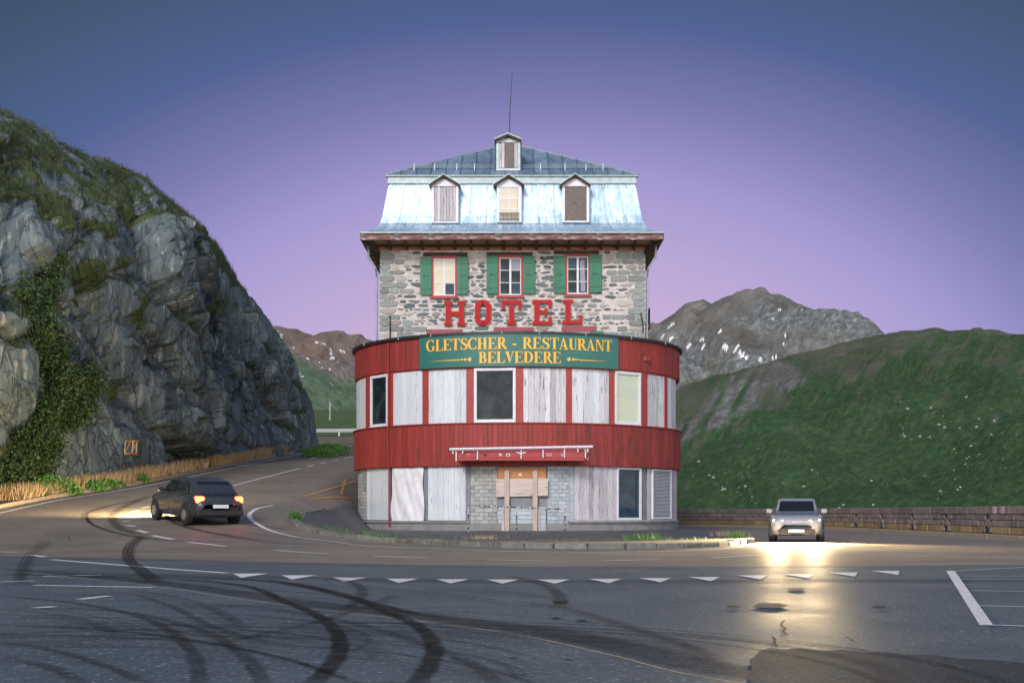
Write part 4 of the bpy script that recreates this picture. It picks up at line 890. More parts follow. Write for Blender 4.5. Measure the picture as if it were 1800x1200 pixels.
# eave
EX, EY, EZ = 7.27, 65.55, 14.42
DEPTH = 85.3
def ring(xo, yo, z, xb=None):   # rectangle corner list
    return [(-xo, yo, z), (xo, yo, z), (xo, DEPTH, z), (-xo, DEPTH, z)]
s = MB(); s.v = ring(EX-.05, EY+.05, 14.12)+ring(6.62, HY-.06, 14.05)
s.f = [[0,1,5,4],[1,2,6,5],[3,0,4,7]]; s.m = [0]*3; ob('soffit', s, M['soffit'], hotel)
s = MB(); s.box(-6.62, 6.68, HY-.062, HY+.02, 13.86, 14.045)
nfb = 32
for k in range(nfb):
    q = MB(); x0 = -6.6+13.25*k/nfb; q.bbox(x0+.006, x0+13.25/nfb-.006, HY-.085-R_.uniform(0,.01), HY-.064, 13.84+R_.uniform(-.02,.02), 14.04, .005); ob('frieze_board', q, M['frieze'], hotel)
ob('frieze', s, M['dark_wood'], hotel)
for k in range(18):                                        # brackets under the front eave
    x = -6.75+13.5*k/17; q = MB()
    q.prism([(EY+.22, 14.06), (HY-.10, 13.83), (HY-.10, 14.06), (EY+.22, 14.115)], lambda u, v, d, x=x: (x+d, u, v), -.06, .06); ob('bracket', q, M['dark_wood'], hotel)
q = MB(); q.box(-6.9, 6.95, HY-.36, HY-.26, 13.97, 14.06); ob('eave_beam', q, M['dark_wood'], hotel)
for sgn in (-1, 1):
    for k in range(5):
        y = HY+.4+1.1*k; q = MB(); q.prism([(EX-.12, 14.06), (6.55, 13.65), (6.55, 14.06), (EX-.12, 14.115)], lambda u, v, d, y=y: (sgn*u, y+d, v), -.07, .07); ob('bracket', q, M['dark_wood'], hotel)
    q = MB(); q.prism([(EX*sgn-.03*sgn, EY+.1), (6.5*sgn, HY-.05)] if False else [(0, 14.06), (1.05, 13.62), (1.05, 14.05), (0, 14.11)], lambda u, v, d: (sgn*(EX-.1-.62*u)+d, EY+.2+1.2*u, v), -.07, .07); ob('corner_bracket', q, M['dark_wood'], hotel)
x = -EX
nf = 9
for k in range(nf):
    q = MB(); x0 = -EX+2*EX*k/nf; q.bbox(x0+.004, x0+2*EX/nf-.004, EY, EY+.06, 14.08+R_.uniform(-.02,.02), 14.37, .006); ob('fascia_board', q, M['fascia'], hotel)
for sgn in (-1, 1):
    q = MB(); q.box(sgn*EX-.03, sgn*EX+.03, EY+.07, DEPTH, 14.10, 14.37); ob('fascia_board', q, M['fascia'], hotel)
q = MB(); q.box(-EX-.06, EX+.06, EY-.10, EY+.10, 14.375, 14.43); q.box(-EX-.06, -EX+.1, EY+.102, DEPTH, 14.375, 14.43); q.box(EX-.1, EX+.06, EY+.102, DEPTH, 14.375, 14.43); ob('gutter', q, M['zinc_trim'], hotel)
for sgn, px in ((-1, 650), (1, 1150)):
    q = MB(); q.tube([(sgn*(EX-.25), HY-.3, 14.05), (sgn*(EX-.25), HY-.2, 13.45), (sgn*(EX-.40), HY-.15, 13.25), (sgn*6.68, HY-.06, 12.95), (sgn*6.66, HY+.3, 12.6), (sgn*6.66, HY+.3, 0)], .05, 8); ob('downpipe', q, M['zinc_trim'], hotel)
# mansard: standing-seam sheets following a bell-cast profile
prof = [(0, 14.43), (.22, 14.50), (.48, 14.62), (.70, 14.80), (.86, 15.06), (.97, 15.45), (1.08, 16.1), (1.20, 16.8), (1.27, 17.10)]
mr_ = hotel
def mansard_pt(side, s, k):
    i, z = prof[k]
    if side == 'f': return (s*(EX-i), EY+i, z)
    if side == 'l': return (-(EX-i), EY+i+(DEPTH-EY-i)*s, z)
    return ((EX-i), EY+i+(DEPTH-EY-i)*s, z)
core = MB()
for k in range(len(prof)-1):
    a = [(-(EX-prof[q][0])+.03, EY+prof[q][0]+.03, prof[q][1]-.02) for q in (k, k+1)]
    core.quad((a[0][0], a[0][1], a[0][2]), (-a[0][0], a[0][1], a[0][2]), (-a[1][0], a[1][1], a[1][2]), (a[1][0], a[1][1], a[1][2]))
roof = ob('mansard_roof', core, M['seam'], hotel, (0, HY, 15))
def seam_strip(pts, nrm, w=.03, h=.035):
    m_ = MB(); 
    for a, b in zip(pts[:-1], pts[1:]): m_.beam(a, b, w, h, up=nrm)
    return m_
cuts = [-1, -.865, -.735, -.60, -.475, -.33, -.20, -.07, .07, .20, .33, .46, .60, .735, .865, 1]
for i in range(len(cuts)-1):
    q = MB(); a, b = cuts[i], cuts[i+1]; off = R_.uniform(0, .012)
    for k in range(len(prof)-1):
        p = [mansard_pt('f', u, kk) for kk, u in ((k, a), (k, b), (k+1, b), (k+1, a))]; p = [(x, y-off, z) for x, y, z in p]; q.quad(*p)
    me = q.mesh('roof_sheet', (0, HY, 15), smooth=True); put('roof_sheet', me, M['zinc'], roof, (0, HY, 15))
    if i: ob('seam', seam_strip([(x, y-.012, z) for x, y, z in [mansard_pt('f', a, k) for k in range(len(prof))]], (0,-1,.3)), M['zinc_trim'], roof)
for sd_ in 'lr':
    n = 14
    for i in range(n):
        q = MB()
        for k in range(len(prof)-1):
            p = [mansard_pt(sd_, u, kk) for kk, u in ((k, i/n), (k, (i+1)/n), (k+1, (i+1)/n), (k+1, i/n))]; q.quad(*(p[::-1] if sd_ == 'l' else p))
        put('roof_sheet', q.mesh('roof_sheet', (0, HY, 15), smooth=True), M['zinc'], roof, (0, HY, 15))
ZT = 17.42; ix = 1.21; TX = EX-ix; TY = EY+ix
q = MB(); q.box(-TX-.02, TX+.02, TY-.05, TY+.3, 17.05, ZT-.03); q.box(-TX-.12, TX+.12, TY-.16, TY+.06, ZT-.03, ZT+.015); ob('roof_trim', q, M['zinc_trim'], hotel)
# low hipped upper roof in sheets with snow guard
AP = (-.05, TY+6.0, 20.62); e0 = (-TX-.1, TY-.14, ZT+.02); e1 = (TX+.1, TY-.14, ZT+.02)
q = MB(); q.add([e0, e1, AP, (AP[0], DEPTH-6, AP[2]), (-TX-.1, DEPTH, ZT+.02), (TX+.1, DEPTH, ZT+.02)], [(0,1,2),(1,5,3,2),(0,2,3,4)]); q.v = [(x, y+.02, z-.03) for x, y, z in q.v]
upper = ob('upper_roof', q, M['seam'], hotel, (0, HY, 17))
n = 17; xs = np.linspace(e0[0], e1[0], n+1)
def on_hip(x):                                             # top end of a seam that starts on the eave at x
    if x <= AP[0]: t = (x-e0[0])/(AP[0]-e0[0])
    else: t = (e1[0]-x)/(e1[0]-AP[0])
    return (x, e0[1]+(AP[1]-e0[1])*t, e0[2]+(AP[2]-e0[2])*t)
for i in range(n):
    a, b = xs[i], xs[i+1]; o = R_.uniform(0, .01); pts = [(a, e0[1], e0[2]+o), (b, e0[1], e0[2]+o)]
    tb_, ta = on_hip(b), on_hip(a); pts.append((tb_[0], tb_[1], tb_[2]+o))
    if a < AP[0] < b: pts.append((AP[0], AP[1], AP[2]+o))
    pts.append((ta[0], ta[1], ta[2]+o)); q = MB()
    pts = [p for j, p in enumerate(pts) if j == 0 or (Vector(p)-Vector(pts[j-1])).length > 1e-3]
    if (Vector(pts[0])-Vector(pts[-1])).length < 1e-3: pts.pop()
    q.add(pts, [tuple(range(len(pts)))]); ob('roof_sheet', q, M['zinc_top'], upper)
    if i and (Vector(on_hip(a))-Vector((a, e0[1], e0[2]))).length > .3:
        ob('seam', MB().beam((a, e0[1], e0[2]+.03), tuple(Vector(on_hip(a))+Vector((0,0,.03))), .035, .05), M['seam'], upper)
for p in (e0, e1): ob('hip_cap', MB().beam(tuple(Vector(p)+Vector((0,0,.03))), tuple(Vector(AP)+Vector((0,0,.03))), .12, .07), M['zinc_trim'], upper)
slope = (AP[2]-e0[2])/(AP[1]-e0[1])
sg_ = MB()
for dz in (.14, .24): sg_.tube([(-TX+.9, e0[1]+.9, e0[2]+.9*slope+dz), (TX-.9, e0[1]+.9, e0[2]+.9*slope+dz)], .016, 6)
ob('snow_guard', sg_, M['zinc_trim'], upper)
for px in (728,764,803,834,875,913,950,993,1030,1060):
    x = (px-900)/F*(TY+.75); q = MB(); q.box(x-.025, x+.025, e0[1]+.86, e0[1]+.93, e0[2]+.88*slope, e0[2]+.88*slope+.32); ob('guard_post', q, M['zinc_trim'], upper)
def dormer(px0, px1, pyt, pyb, apx, apy, exl, exr, eyy, Y, back, kind):
    """px0..px1 / pyt..pyb: window inside; hood apex and eaves in photograph pixels at depth Y"""
    x0, x1, z0, z1 = hx(px0, Y), hx(px1, Y), hz(pyb, Y), hz(pyt, Y); t = .13
    q = MB(); q.box(x0-t, x0-.002, Y, Y+back, z0-.09, z1+.02); q.box(x1+.002, x1+t, Y, Y+back, z0-.09, z1+.02); q.box(x0-.001, x1+.001, Y+.05, Y+back, z0-.09, z0-.012)
    ax, az = hx(apx, Y), hz(apy, Y); l, r, ez = hx(exl, Y), hx(exr, Y), hz(eyy, Y)
    q.prism([(x0-t, z1+.021), (x1+t, z1+.021), (x1+t, ez+.04), (ax, az-.14), (x0-t, ez+.04)], lambda u, v, d: (u, Y+.02-d, v), -.06, 0)
    d = ob('dormer', q, M['white_frame'] if kind != 'top' else M['zinc_trim'], hotel)
    for s0, s1 in (((l, ez), (ax, az)), ((ax, az), (r, ez))):
        h = MB(); h.prism([(s0[0], s0[1]), (s1[0], s1[1]), (s1[0], s1[1]+.05), (s0[0], s0[1]+.05)], lambda u, v, dd: (u, Y-dd, v), -back-.5, .22); ob('hood_sheet', h, M['zinc_trim'], d)
        h = MB(); h.prism([(s0[0]+.02, s0[1]-.10), (s1[0], s1[1]-.10), (s1[0], s1[1]-.004), (s0[0], s0[1]-.004)], lambda u, v, dd: (u, Y-dd, v), .02, .19); ob('bargeboard', h, M['dark_wood'] if kind != 'x' else M['white_frame'], d)
    if kind in ('boards', 'top'):
        n = 7 if kind == 'boards' else 2; w0 = x0; we = x1 if kind == 'boards' else x0+(x1-x0)*.30
        for k in range(n):
            m_ = MB(); u0 = w0+(we-w0)*k/n; u1 = w0+(we-w0)*(k+1)/n; m_.bbox(u0+.004, u1-.004, Y+.02+R_.uniform(0,.012), Y+.06, z0, z1-R_.uniform(0,.02), .005); ob('board', m_, M['grey_board'], d)
        if kind == 'top':
            m_ = MB(); m_.bbox(we+.01, we+(x1-we)*.72, Y+.035, Y+.06, z0, z1, .005); ob('panel', m_, M['rust_board'], d)
            m_ = MB(); m_.bbox(we+(x1-we)*.74, x1-.004, Y+.025, Y+.06, z0, z1, .005); ob('board', m_, M['grey_board'], d)
    elif kind == 'panel':
        m_ = MB(); m_.bbox(x0+.004, x1-.004, Y+.025, Y+.06, z0, z1, .006); ob('panel', m_, M['rust_board'], d)
        m_ = MB(); m_.box((x0+x1)/2-.12, (x0+x1)/2+.05, Y+.012, Y+.024, (z0+z1)/2-.02, (z0+z1)/2+.01); ob('latch', m_, M['dark_metal'], d)
    return d, (x0, x1, z0, z1)
DY = EY+.62
dormer(763, 801, 328, 388, 780, 308.5, 754, 809, 326, DY, .75, 'boards')
dd, (x0, x1, z0, z1) = dormer(878, 912, 330, 387, 894, 308.5, 867, 922, 326, DY, .75, 'window')
cs = MB()
for u in (x0, (x0+x1)/2-.03, x1-.06): cs.box(u, u+.06, DY+.03, DY+.08, z0, z1)
for k in range(4): zz = z0+(z1-z0-.05)*k/3; cs.box(x0+.062, x1-.062, DY+.036, DY+.074, zz, zz+.05)
ob('casement', cs, M['white_frame'], dd)
for i in range(2):
    for j in range(3):
        q = MB(); u = x0+.06+(x1-x0-.09)/2*i; w_ = (x1-x0)/2-.09; zz = z0+.05+(z1-z0-.05)/3*j
        q.quad((u, DY+.055, zz), (u+w_, DY+.055, zz), (u+w_, DY+.055, zz+(z1-z0)/3-.06), (u, DY+.055, zz+(z1-z0)/3-.06)); ob('pane', q, M['blind'], dd)  # all six panes in one pale cream colour
ir = MB()
for zz in (z0+.02, z0+.34): ir.tube([(x0-.02, DY-.05, zz), (x1+.02, DY-.05, zz)], .014, 5)
for k in range(5):
    u = x0+(x1-x0)*(k+.5)/5
    ir.tube([(u+.10*math.cos(t_), DY-.05, z0+.18+.13*math.sin(t_)) for t_ in np.linspace(0, 2*math.pi, 11)], .010, 4)
    ir.tube([(u-.1, DY-.05, z0+.03), (u+.1, DY-.05, z0+.33)], .008, 4); ir.tube([(u+.1, DY-.05, z0+.03), (u-.1, DY-.05, z0+.33)], .008, 4)
ob('window_grille', ir, M['dark_metal'], dd)
dormer(993, 1031, 328, 387, 1011, 307.5, 984, 1038, 326, DY, .75, 'panel')
YT = TY+.55
d4, b4 = dormer(877, 910, 251, 295, 892.5, 237, 869, 916.5, 247, YT, 2.4, 'top')
q = MB(); q.box(b4[0]-.2, b4[0]-.131, YT+.05, YT+2.2, b4[2]-.5, b4[3]); q.box(b4[1]+.131, b4[1]+.2, YT+.05, YT+2.2, b4[2]-.5, b4[3]); ob('cheek', q, M['dark_metal'], d4)
q = MB(); q.bbox(b4[0]-.14, b4[1]+.14, YT-.05, YT+.04, b4[2]-.14, b4[2]-.093, .006); ob('sill', q, M['white_frame'], d4)
q = MB(); ay = TY+4.2; q.tube([(hx(895, ay), ay, 19.4), (hx(896.5, ay), ay, hz(190, ay)), (hx(900.5, ay), ay, hz(127, ay))], [.035, .024, .012], 6); ob('antenna', q, M['dark_metal'], hotel)
# small balcony on the right flank
q = MB(); by = HY+3; q.box(6.57, 7.12, by, by+2.2, 10.45, 10.62); bal = ob('balcony', q, M['red_dull'], hotel)
ir = MB()
for zz in (10.66, 11.45): ir.tube([(6.6, by+.03, zz), (7.08, by+.03, zz), (7.08, by+2.15, zz)], .022, 5)
for k in range(6): ir.tube([(6.62+.09*k, by+.03, 10.64), (6.62+.09*k, by+.03, 11.45)], .012, 4)
for k in range(4): ir.tube([(6.6, by+.03, 10.7+.19*k), (7.08, by+.03, 10.85+.19*k)], .010, 4); ir.tube([(7.08, by+.03, 10.7+.19*k), (6.6, by+.03, 10.85+.19*k)], .010, 4)
for k in range(12): ir.tube([(7.08, by+.1+.18*k, 10.64), (7.08, by+.1+.18*k, 11.45)], .012, 4)
ob('railing', ir, M['dark_metal'], bal)

# HOTEL lettering
T_, t_ = .26, .20
def slab(ch):
    S = []
    if ch == 'H': S = [(.05,0,.05+.24,1.0),(.71,0,.95,1.0),(.29,.42,.71,.57)]+[(x-.07,a,x+.31,a+.13) for x in (.05,.71) for a in (0,.87)]
    if ch == 'T': S = [(.38,.0,.62,.86),(.0,.86,1,1),(.0,.64,.16,.86),(.84,.64,1,.86),(.28,0,.72,.13)]
    if ch == 'E': S = [(.10,.0,.34,1),(.0,.0,1,.13),(.0,.87,1,1),(.34,.45,.72,.58),(.64,.36,.76,.67),(.84,.0,1,.32),(.84,.70,1,1)]
    if ch == 'L': S = [(.15,.0,.40,1),(.0,.0,1,.13),(.02,.88,.53,1),(.85,.0,1,.36)]
    return S
hs = thing('hotel_sign', 'big red slab-serif letters spelling HOTEL mounted on the stone wall', 'sign', (0, HY-.15, hz(573)))
def rounded_o(w_, h, th, n=8):
    def loop(a, b, r):
        P = []
        for cx, cy, s in ((a-r, b-r, 0), (-(a-r), b-r, 90), (-(a-r), -(b-r), 180), (a-r, -(b-r), 270)):
            for k in range(n+1): P.append((cx+r*math.cos(rad(s+90*k/n)), cy+r*math.sin(rad(s+90*k/n))))
        return P
    return loop(w_/2, h/2, w_*.46), loop(w_/2-th, h/2-th, w_*.46-th*.75)
for ch, a, b, yt, yb in (('H',782,817,529.5,572.5),('O',835,863,527.5,572.5),('T',881.5,916.5,528.5,571.5),('E',936,969.5,528,571),('L',988.5,1023,527.5,570)):
    x0, x1, z0, z1 = hx(a), hx(b), hz(yb), hz(yt); lt = MB(); eg = MB()
    if ch == 'O':
        o_, i_ = rounded_o(x1-x0, z1-z0, .235); cx, cz = (x0+x1)/2, (z0+z1)/2; n = len(o_)
        for mb_, d0, d1, ex_ in ((lt, .10, .17, 0), (eg, .02, .10, .022)):
            v = [(cx+x*(1+ex_), HY-d, cz+y*(1+ex_*.7)) for d in (d0, d1) for x, y in o_]+[(cx+x*(1-ex_), HY-d, cz+y*(1-ex_*.7)) for d in (d0, d1) for x, y in i_]
            f = []
            for k in range(n):
                j = (k+1) % n; f += [(n+k, 3*n+k, 3*n+j, n+j), (k, n+k, n+j, j), (2*n+k, 2*n+j, 3*n+j, 3*n+k)]
            mb_.add(v, f)
    else:
        for k, (u0, v0, u1, v1) in enumerate(slab(ch)):
            lt.box(x0+(x1-x0)*u0, x0+(x1-x0)*u1, HY-.17-.0015*k, HY-.10, z0+(z1-z0)*v0, z0+(z1-z0)*v1)
            e = .018; eg.box(x0+(x1-x0)*u0-e, x0+(x1-x0)*u1+e, HY-.09-.0015*k, HY-.02, z0+(z1-z0)*v0-e, z0+(z1-z0)*v1+e)
    lo = ob('letter', lt, M['letter_red'], hs); ob('letter_edge', eg, M['letter_edge'], lo)

# ------------------------------------------------------------------ round restaurant front
RC = (.255, 68.0); RR = 8.0
def phi(px, r=RR):
    lo, hi = -1.45, 1.45
    for _ in range(50):
        m_ = (lo+hi)/2; q = 900+F*(RC[0]+r*math.sin(m_))/(RC[1]-r*math.cos(m_))
        lo, hi = (m_, hi) if q < px else (lo, m_)
    return lo
def onarc(a, r, z): return Vector((RC[0]+r*math.sin(a), RC[1]-r*math.cos(a), z))
rest_ = thing('restaurant_building', 'round two-storey restaurant building clad in red planks with boarded windows', 'building', (RC[0], RC[1]-RR, .1))
ZB0, ZB1, ZB2, ZB3, ZT_ = .62, 3.05, 4.93, 7.42, 8.86
q = MB(); H = math.pi/2
q.arc(RC, RR-.7, RR-.30, -H, H, -1.5, 8.6, 64); q.box(RC[0]-RR+.3, RC[0]+RR-.3, RC[1], 72, -1.5, 8.6); core_ = ob('wall_core', q, M['grey_wall'], rest_)
q = MB(); q.arc(RC, RR-.32, RR-.05, -H, H, -1.5, ZB0-.10, 64); q.arc(RC, RR-.31, RR+.02, phi(1000), H, ZB0-.098, ZB0, 40); q.arc(RC, RR-.31, RR+.02, -H, phi(822), ZB0-.098, ZB0, 40); ob('plinth', q, M['concrete'], rest_)
def proto_board(w_, h, d=.026, b=.006):
    return MB().bbox(-w_/2, w_/2, -d, 0, 0, h, b).mesh('plank')
def planks(a0, a1, r, z0, z1, n, mats, name='plank', jit=.004, parent=rest_, wfac=1.0, zj=0):
    w_ = 2*r*math.tan((a1-a0)/n/2)-.006; me = {}
    for k in range(n):
        a = a0+(a1-a0)*(k+.5)/n; m_ = mats(k) if callable(mats) else mats
        if m_ not in me: me[m_] = proto_board(w_, z1-z0); me[m_].materials.append(M[m_])
        p = onarc(a, r-.026+R_.uniform(-jit, jit), z0+R_.uniform(-zj, zj))
        put(name, me[m_], None, parent, p, (0, 0, a))
AM = rad(88)
planks(-AM, AM, RR+.07, ZB1, ZB2-.03, 112, lambda k: 'red_worn' if k > 62 or R_.random() < .12 else 'red_wood', zj=.006)
planks(-AM, AM, RR+.03, ZB3, ZT_-.06, 112, lambda k: 'red_worn' if k > 92 or R_.random() < .15 else 'red_wood', zj=.006)
q = MB(); q.arc(RC, RR-.32, RR+.028, -H, H, ZB1+.01, ZB2-.04, 64); q.arc(RC, RR-.32, RR-.012, -H, H, ZB3+.01, ZT_-.07, 64); ob('band_backing', q, M['red_wood'], rest_)
q = MB(); q.arc(RC, RR-.32, RR+.13, -H, H, ZB2-.032, ZB2+.02, 72); ob('ledge', q, M['red_wood'], rest_)
q = MB(); q.arc(RC, RR-.12, RR+.16, -H, H, ZT_-.05, ZT_+.07, 72); ob('roof_rim', q, M['dark_metal'], rest_)
q = MB(); n = 40; q.add([(RC[0]+(RR-.1)*math.sin(-H+2*H*k/n), RC[1]-(RR-.1)*math.cos(-H+2*H*k/n), ZT_+.03) for k in range(n+1)], [tuple(range(n+1))]); ob('flat_roof', q, M['concrete'], rest_)
for px in (640,700,757,882,948,1030,1110,1170):
    a = phi(px, RR+.17); q = MB(); q.tube([onarc(a, RR+.17, ZT_-.06), onarc(a, RR+.17, ZT_+.085)], .018, 5); ob('rim_clip', q, M['zinc_trim'], rest_)
# window band: posts, boarded bays and three glazed bays
q = MB(); q.arc(RC, RR-.6, RR-.24, -H, H, ZB2, ZB3, 64); ob('bay_backing', q, M['dark_wood'], rest_)
posts = [(626.5,-0,''),(643,653,''),(683.5,690.5,''),(743,753,''),(820,833.5,''),(907,919.5,''),(995,1005,''),(1071,1080,''),(1125,1137.5,''),(1168.5,1173,'')]
for a, b, _ in posts[1:]:
    a0, a1 = phi(a, RR-.03), phi(b, RR-.03); q = MB(); q.arc(RC, RR-.22, RR-.02, a0, a1, ZB2+.021, ZB3-.002, 3); ob('post', q, M['red_paint'], rest_)
q = MB(); q.arc(RC, RR-.24, RR-.03, -H, H, ZB3-.06, ZB3+.008, 64); ob('head_rail', q, M['red_wood'], rest_)
bays = [(627,643,3,'white_board'),(690.5,743,6,'white_board'),(753,820,7,'white_board'),(919.5,995,8,'white_worn'),(1005,1071,7,'white_board'),(1137.5,1168.5,5,'white_worn'),(1173,1187,3,'white_board')]
for i, (a, b, n, mt) in enumerate(bays):
    planks(phi(a, RR-.08), phi(b, RR-.08), RR-.06, ZB2+.025, ZB3-.065, n, (lambda k, mt=mt: mt if R_.random() < .85 else ('white_worn' if mt == 'white_board' else 'grey_board')), 'board', .003)
def bay_window(a, b, gl, tilt=0):
    a0, a1 = phi(a, RR-.05), phi(b, RR-.05); am = (a0+a1)/2; c = onarc(am, RR-.05, 0); hw = (RR-.05)*math.sin((a1-a0)/2)
    Mx = Matrix.Translation(c) @ Matrix.Rotation(am, 4, 'Z'); fw = .13; z0, z1 = ZB2+.03, ZB3-.07
    q = MB()
    for bx in ((-hw, hw, z1-fw, z1), (-hw, -hw+fw, z0+fw, z1-fw), (hw-fw, hw, z0+fw, z1-fw), (-hw, hw, z0, z0+fw)):
        q.bbox(bx[0], bx[1], -.05, .06, bx[2]+.001, bx[3]-.001, .012, M=Mx)
    fr = ob('window', q, M['white_frame'], rest_)
    q = MB(); q.box(-hw+.02, hw-.02, -.10, -.052, z0-.03, z0+.02); q.v = [Mx @ Vector(v) for v in q.v]; ob('sill', q, M['white_frame'], fr)
    q = MB(); q.quad(*[Mx @ Vector(v) for v in ((-hw+fw-.01, .02, z0+fw-.01), (hw-fw+.01, .02+tilt, z0+fw-.01), (hw-fw+.01, .02+tilt, z1-fw+.01), (-hw+fw-.01, .02, z1-fw+.01))]); ob('pane', q, M[gl], fr)
bay_window(653, 683.5, 'pane_dark'); bay_window(833.5, 907, 'pane_dark'); bay_window(1080, 1125, 'blind_green')
# ground floor, left to right
r0 = RR-.14
def bricks(a, b, z0, z1, rows, cols, mt, r=RR-.13, backing='concrete'):
    a0, a1 = phi(a, r), phi(b, r); n = 0
    me = {}
    for j in range(rows):
        k0 = 0; off = .5*(j % 2)
        edges = sorted({0.0, 1.0} | {min(max((k+off)/cols, 0), 1) for k in range(cols+1)})
        for u, v in zip(edges[:-1], edges[1:]):
            if v-u < .02: continue
            if R_.random() < .10 and v < .98: pass
            w_ = 2*r*math.tan((a1-a0)*(v-u)/2)-.012; h = (z1-z0)/rows-.012; key = round(w_, 2)
            if key not in me: me[key] = MB().bbox(-w_/2, w_/2, -.03, 0, 0, h, .006).mesh('brick'); me[key].materials.append(M[mt])
            put('brick', me[key], None, rest_, onarc(a0+(a1-a0)*(u+v)/2, r-.03+R_.uniform(-.006, .006), z0+(z1-z0)*j/rows+.006), (0, 0, a0+(a1-a0)*(u+v)/2))
    q = MB(); q.arc(RC, r-.2, r-.028, a0, a1, z0, z1, 8); ob('brick_backing', q, M[backing], rest_)
bricks(626.5, 646, ZB0+.02, ZB1-.01, 14, 4, 'white_block')
q = MB(); a = phi(640, RR-.05); q.bbox(-.1, .1, -.06, 0, 2.05, 2.95, .01, M=Matrix.Translation(onarc(a, RR-.09, 0)) @ Matrix.Rotation(a, 4, 'Z')); ob('meter_box', q, M['grey_wall'], rest_)
planks(phi(646, r0), phi(684, r0), r0+.03, ZB0+.02, ZB1-.01, 6, 'white_board', 'board')
def arc_panel(a, b, r, z0, z1, mt, name, n=6, d=.05):
    q = MB(); q.arc(RC, r-d, r, phi(a, r), phi(b, r), z0, z1, n); return ob(name, q, M[mt], rest_)
arc_panel(684, 687, RR-.10, ZB0+.02, ZB1-.01, 'grey_wall', 'wall_strip', 2)
arc_panel(743, 753, RR-.16, ZB0+.02, ZB1-.01, 'grey_wall', 'wall_strip', 2)
planks(phi(753, r0), phi(819, r0), r0+.03, ZB0+.02, ZB1-.01, 7, 'white_board', 'board')
arc_panel(819, 827, RR-.15, -.2, ZB1-.01, 'grey_wall', 'wall_strip', 2)
bricks(827, 874, .15, ZB1-.01, 17, 3, 'white_block')
bricks(962, 1002, .15, ZB1-.01, 17, 3, 'blue_block')
arc_panel(1002, 1009, RR-.15, -.2, ZB1-.01, 'blue_block', 'wall_strip', 2)
# boarded-up entrance
q = MB()
ys = RC[1]-RR
q = MB(); q.arc(RC, RR-.5, RR-.145, phi(874, RR-.2), phi(962, RR-.2), -.3, ZB1-.01, 8); ob('door_recess', q, M['grey_wall'], rest_)
for k in range(7):                                         # horizontal pale boards at the bottom
    z0_ = -.05+k*.185; q = MB(); q.bbox(hx(876, ys)+R_.uniform(-.05, 0), hx(958, ys)+R_.uniform(0, .05), ys+.115, ys+.145, z0_+.004, z0_+.181, .008); ob('board', q, M['blue_block'], rest_)
for px in (884, 948):
    q = MB(); q.bbox(hx(px-2.2, ys), hx(px+2.2, ys), ys+.075, ys+.112, 0, 1.25, .008); ob('batten', q, M['grey_board'], rest_)
q = MB(); q.bbox(hx(875, ys), hx(960, ys), ys+.06, ys+.085, hz(841, ys), hz(820.5, ys), .006); po = ob('plywood_sheet', q, M['ply_orange'], rest_); po['label'] = 'orange plywood sheet at the top of the boarded entrance'
q = MB(); q.v = []; q.prism([(hx(872.5, ys), hz(873, ys)), (hx(963, ys), hz(871, ys)), (hx(963.5, ys), hz(840, ys)), (hx(872, ys), hz(841.5, ys))], lambda u, v, d: (u, ys+d, v), .055, .025); pg = ob('plywood_sheet', q, M['ply_grey'], rest_); pg['label'] = 'pale weathered plywood sheet across the boarded entrance'
for px, pb_ in ((891, 940), (940.5, 941)):
    q = MB(); q.bbox(hx(px-4.3, ys), hx(px+4.3, ys), ys-.05, ys+.022, hz(pb_, ys-.05), hz(826.5, ys), .01); ob('timber_brace', q, M['stud'], rest_)
for x_, y_, w_, c_ in ((914.5, 833.5, 2.6, 'white_frame'), (900, 832.5, 1.6, 'concrete')):
    q = MB(); q.box(hx(x_-w_, ys), hx(x_+w_, ys), ys+.054, ys+.058, hz(y_+1.8, ys), hz(y_-1.8, ys)); ob('sticker', q, M[c_], rest_)
planks(phi(1009, r0), phi(1083, r0), r0+.035, ZB0+.03, ZB1-.01, 9, 'grey_board', 'board', .006, zj=.01)
arc_panel(1000, 1192, RR+.04, ZB0-.01, ZB0+.028, 'grey_board', 'sill_beam', 14, .10)
# glazed door, grey reveal, louvre and last planks
a0, a1 = phi(1083, r0), phi(1126, r0); am = (a0+a1)/2; hw = r0*math.sin((a1-a0)/2); Mx = Matrix.Translation(onarc(am, r0, 0)) @ Matrix.Rotation(am, 4, 'Z')
q = MB()
for bx in ((-hw, hw, ZB1-.12, ZB1-.02), (-hw, -hw+.10, ZB0+.14, ZB1-.12), (hw-.12, hw, ZB0+.14, ZB1-.12), (-hw, hw, ZB0+.03, ZB0+.14)): q.bbox(bx[0], bx[1], -.05, .06, bx[2]+.001, bx[3]-.001, .012, M=Mx)
door = ob('door', q, M['white_frame'], rest_)
q = MB(); q.quad(*[Mx @ Vector(v) for v in ((-hw+.09, .02, ZB0+.13), (hw-.11, .02, ZB0+.13), (hw-.11, .02, ZB1-.11), (-hw+.09, .02, ZB1-.11))]); ob('pane', q, M['pane_blue'], door)
q = MB(); q.box(hw-.32, hw-.29, -.0, .018, ZB0+.15, ZB1-.13); q.v = [Mx @ Vector(v) for v in q.v]; ob('mullion', q, M['dark_metal'], door)
arc_panel(1126, 1136.5, RR-.18, ZB0+.03, ZB1-.01, 'grey_wall', 'wall_strip', 2)
planks(phi(1136.5, r0), phi(1143.5, r0), r0+.03, ZB0+.03, ZB1-.01, 2, 'grey_board', 'board')
a0, a1 = phi(1143.5, r0), phi(1176.5, r0); am = (a0+a1)/2; hw = r0*math.sin((a1-a0)/2); Mx = Matrix.Translation(onarc(am, r0, 0)) @ Matrix.Rotation(am, 4, 'Z')
q = MB()
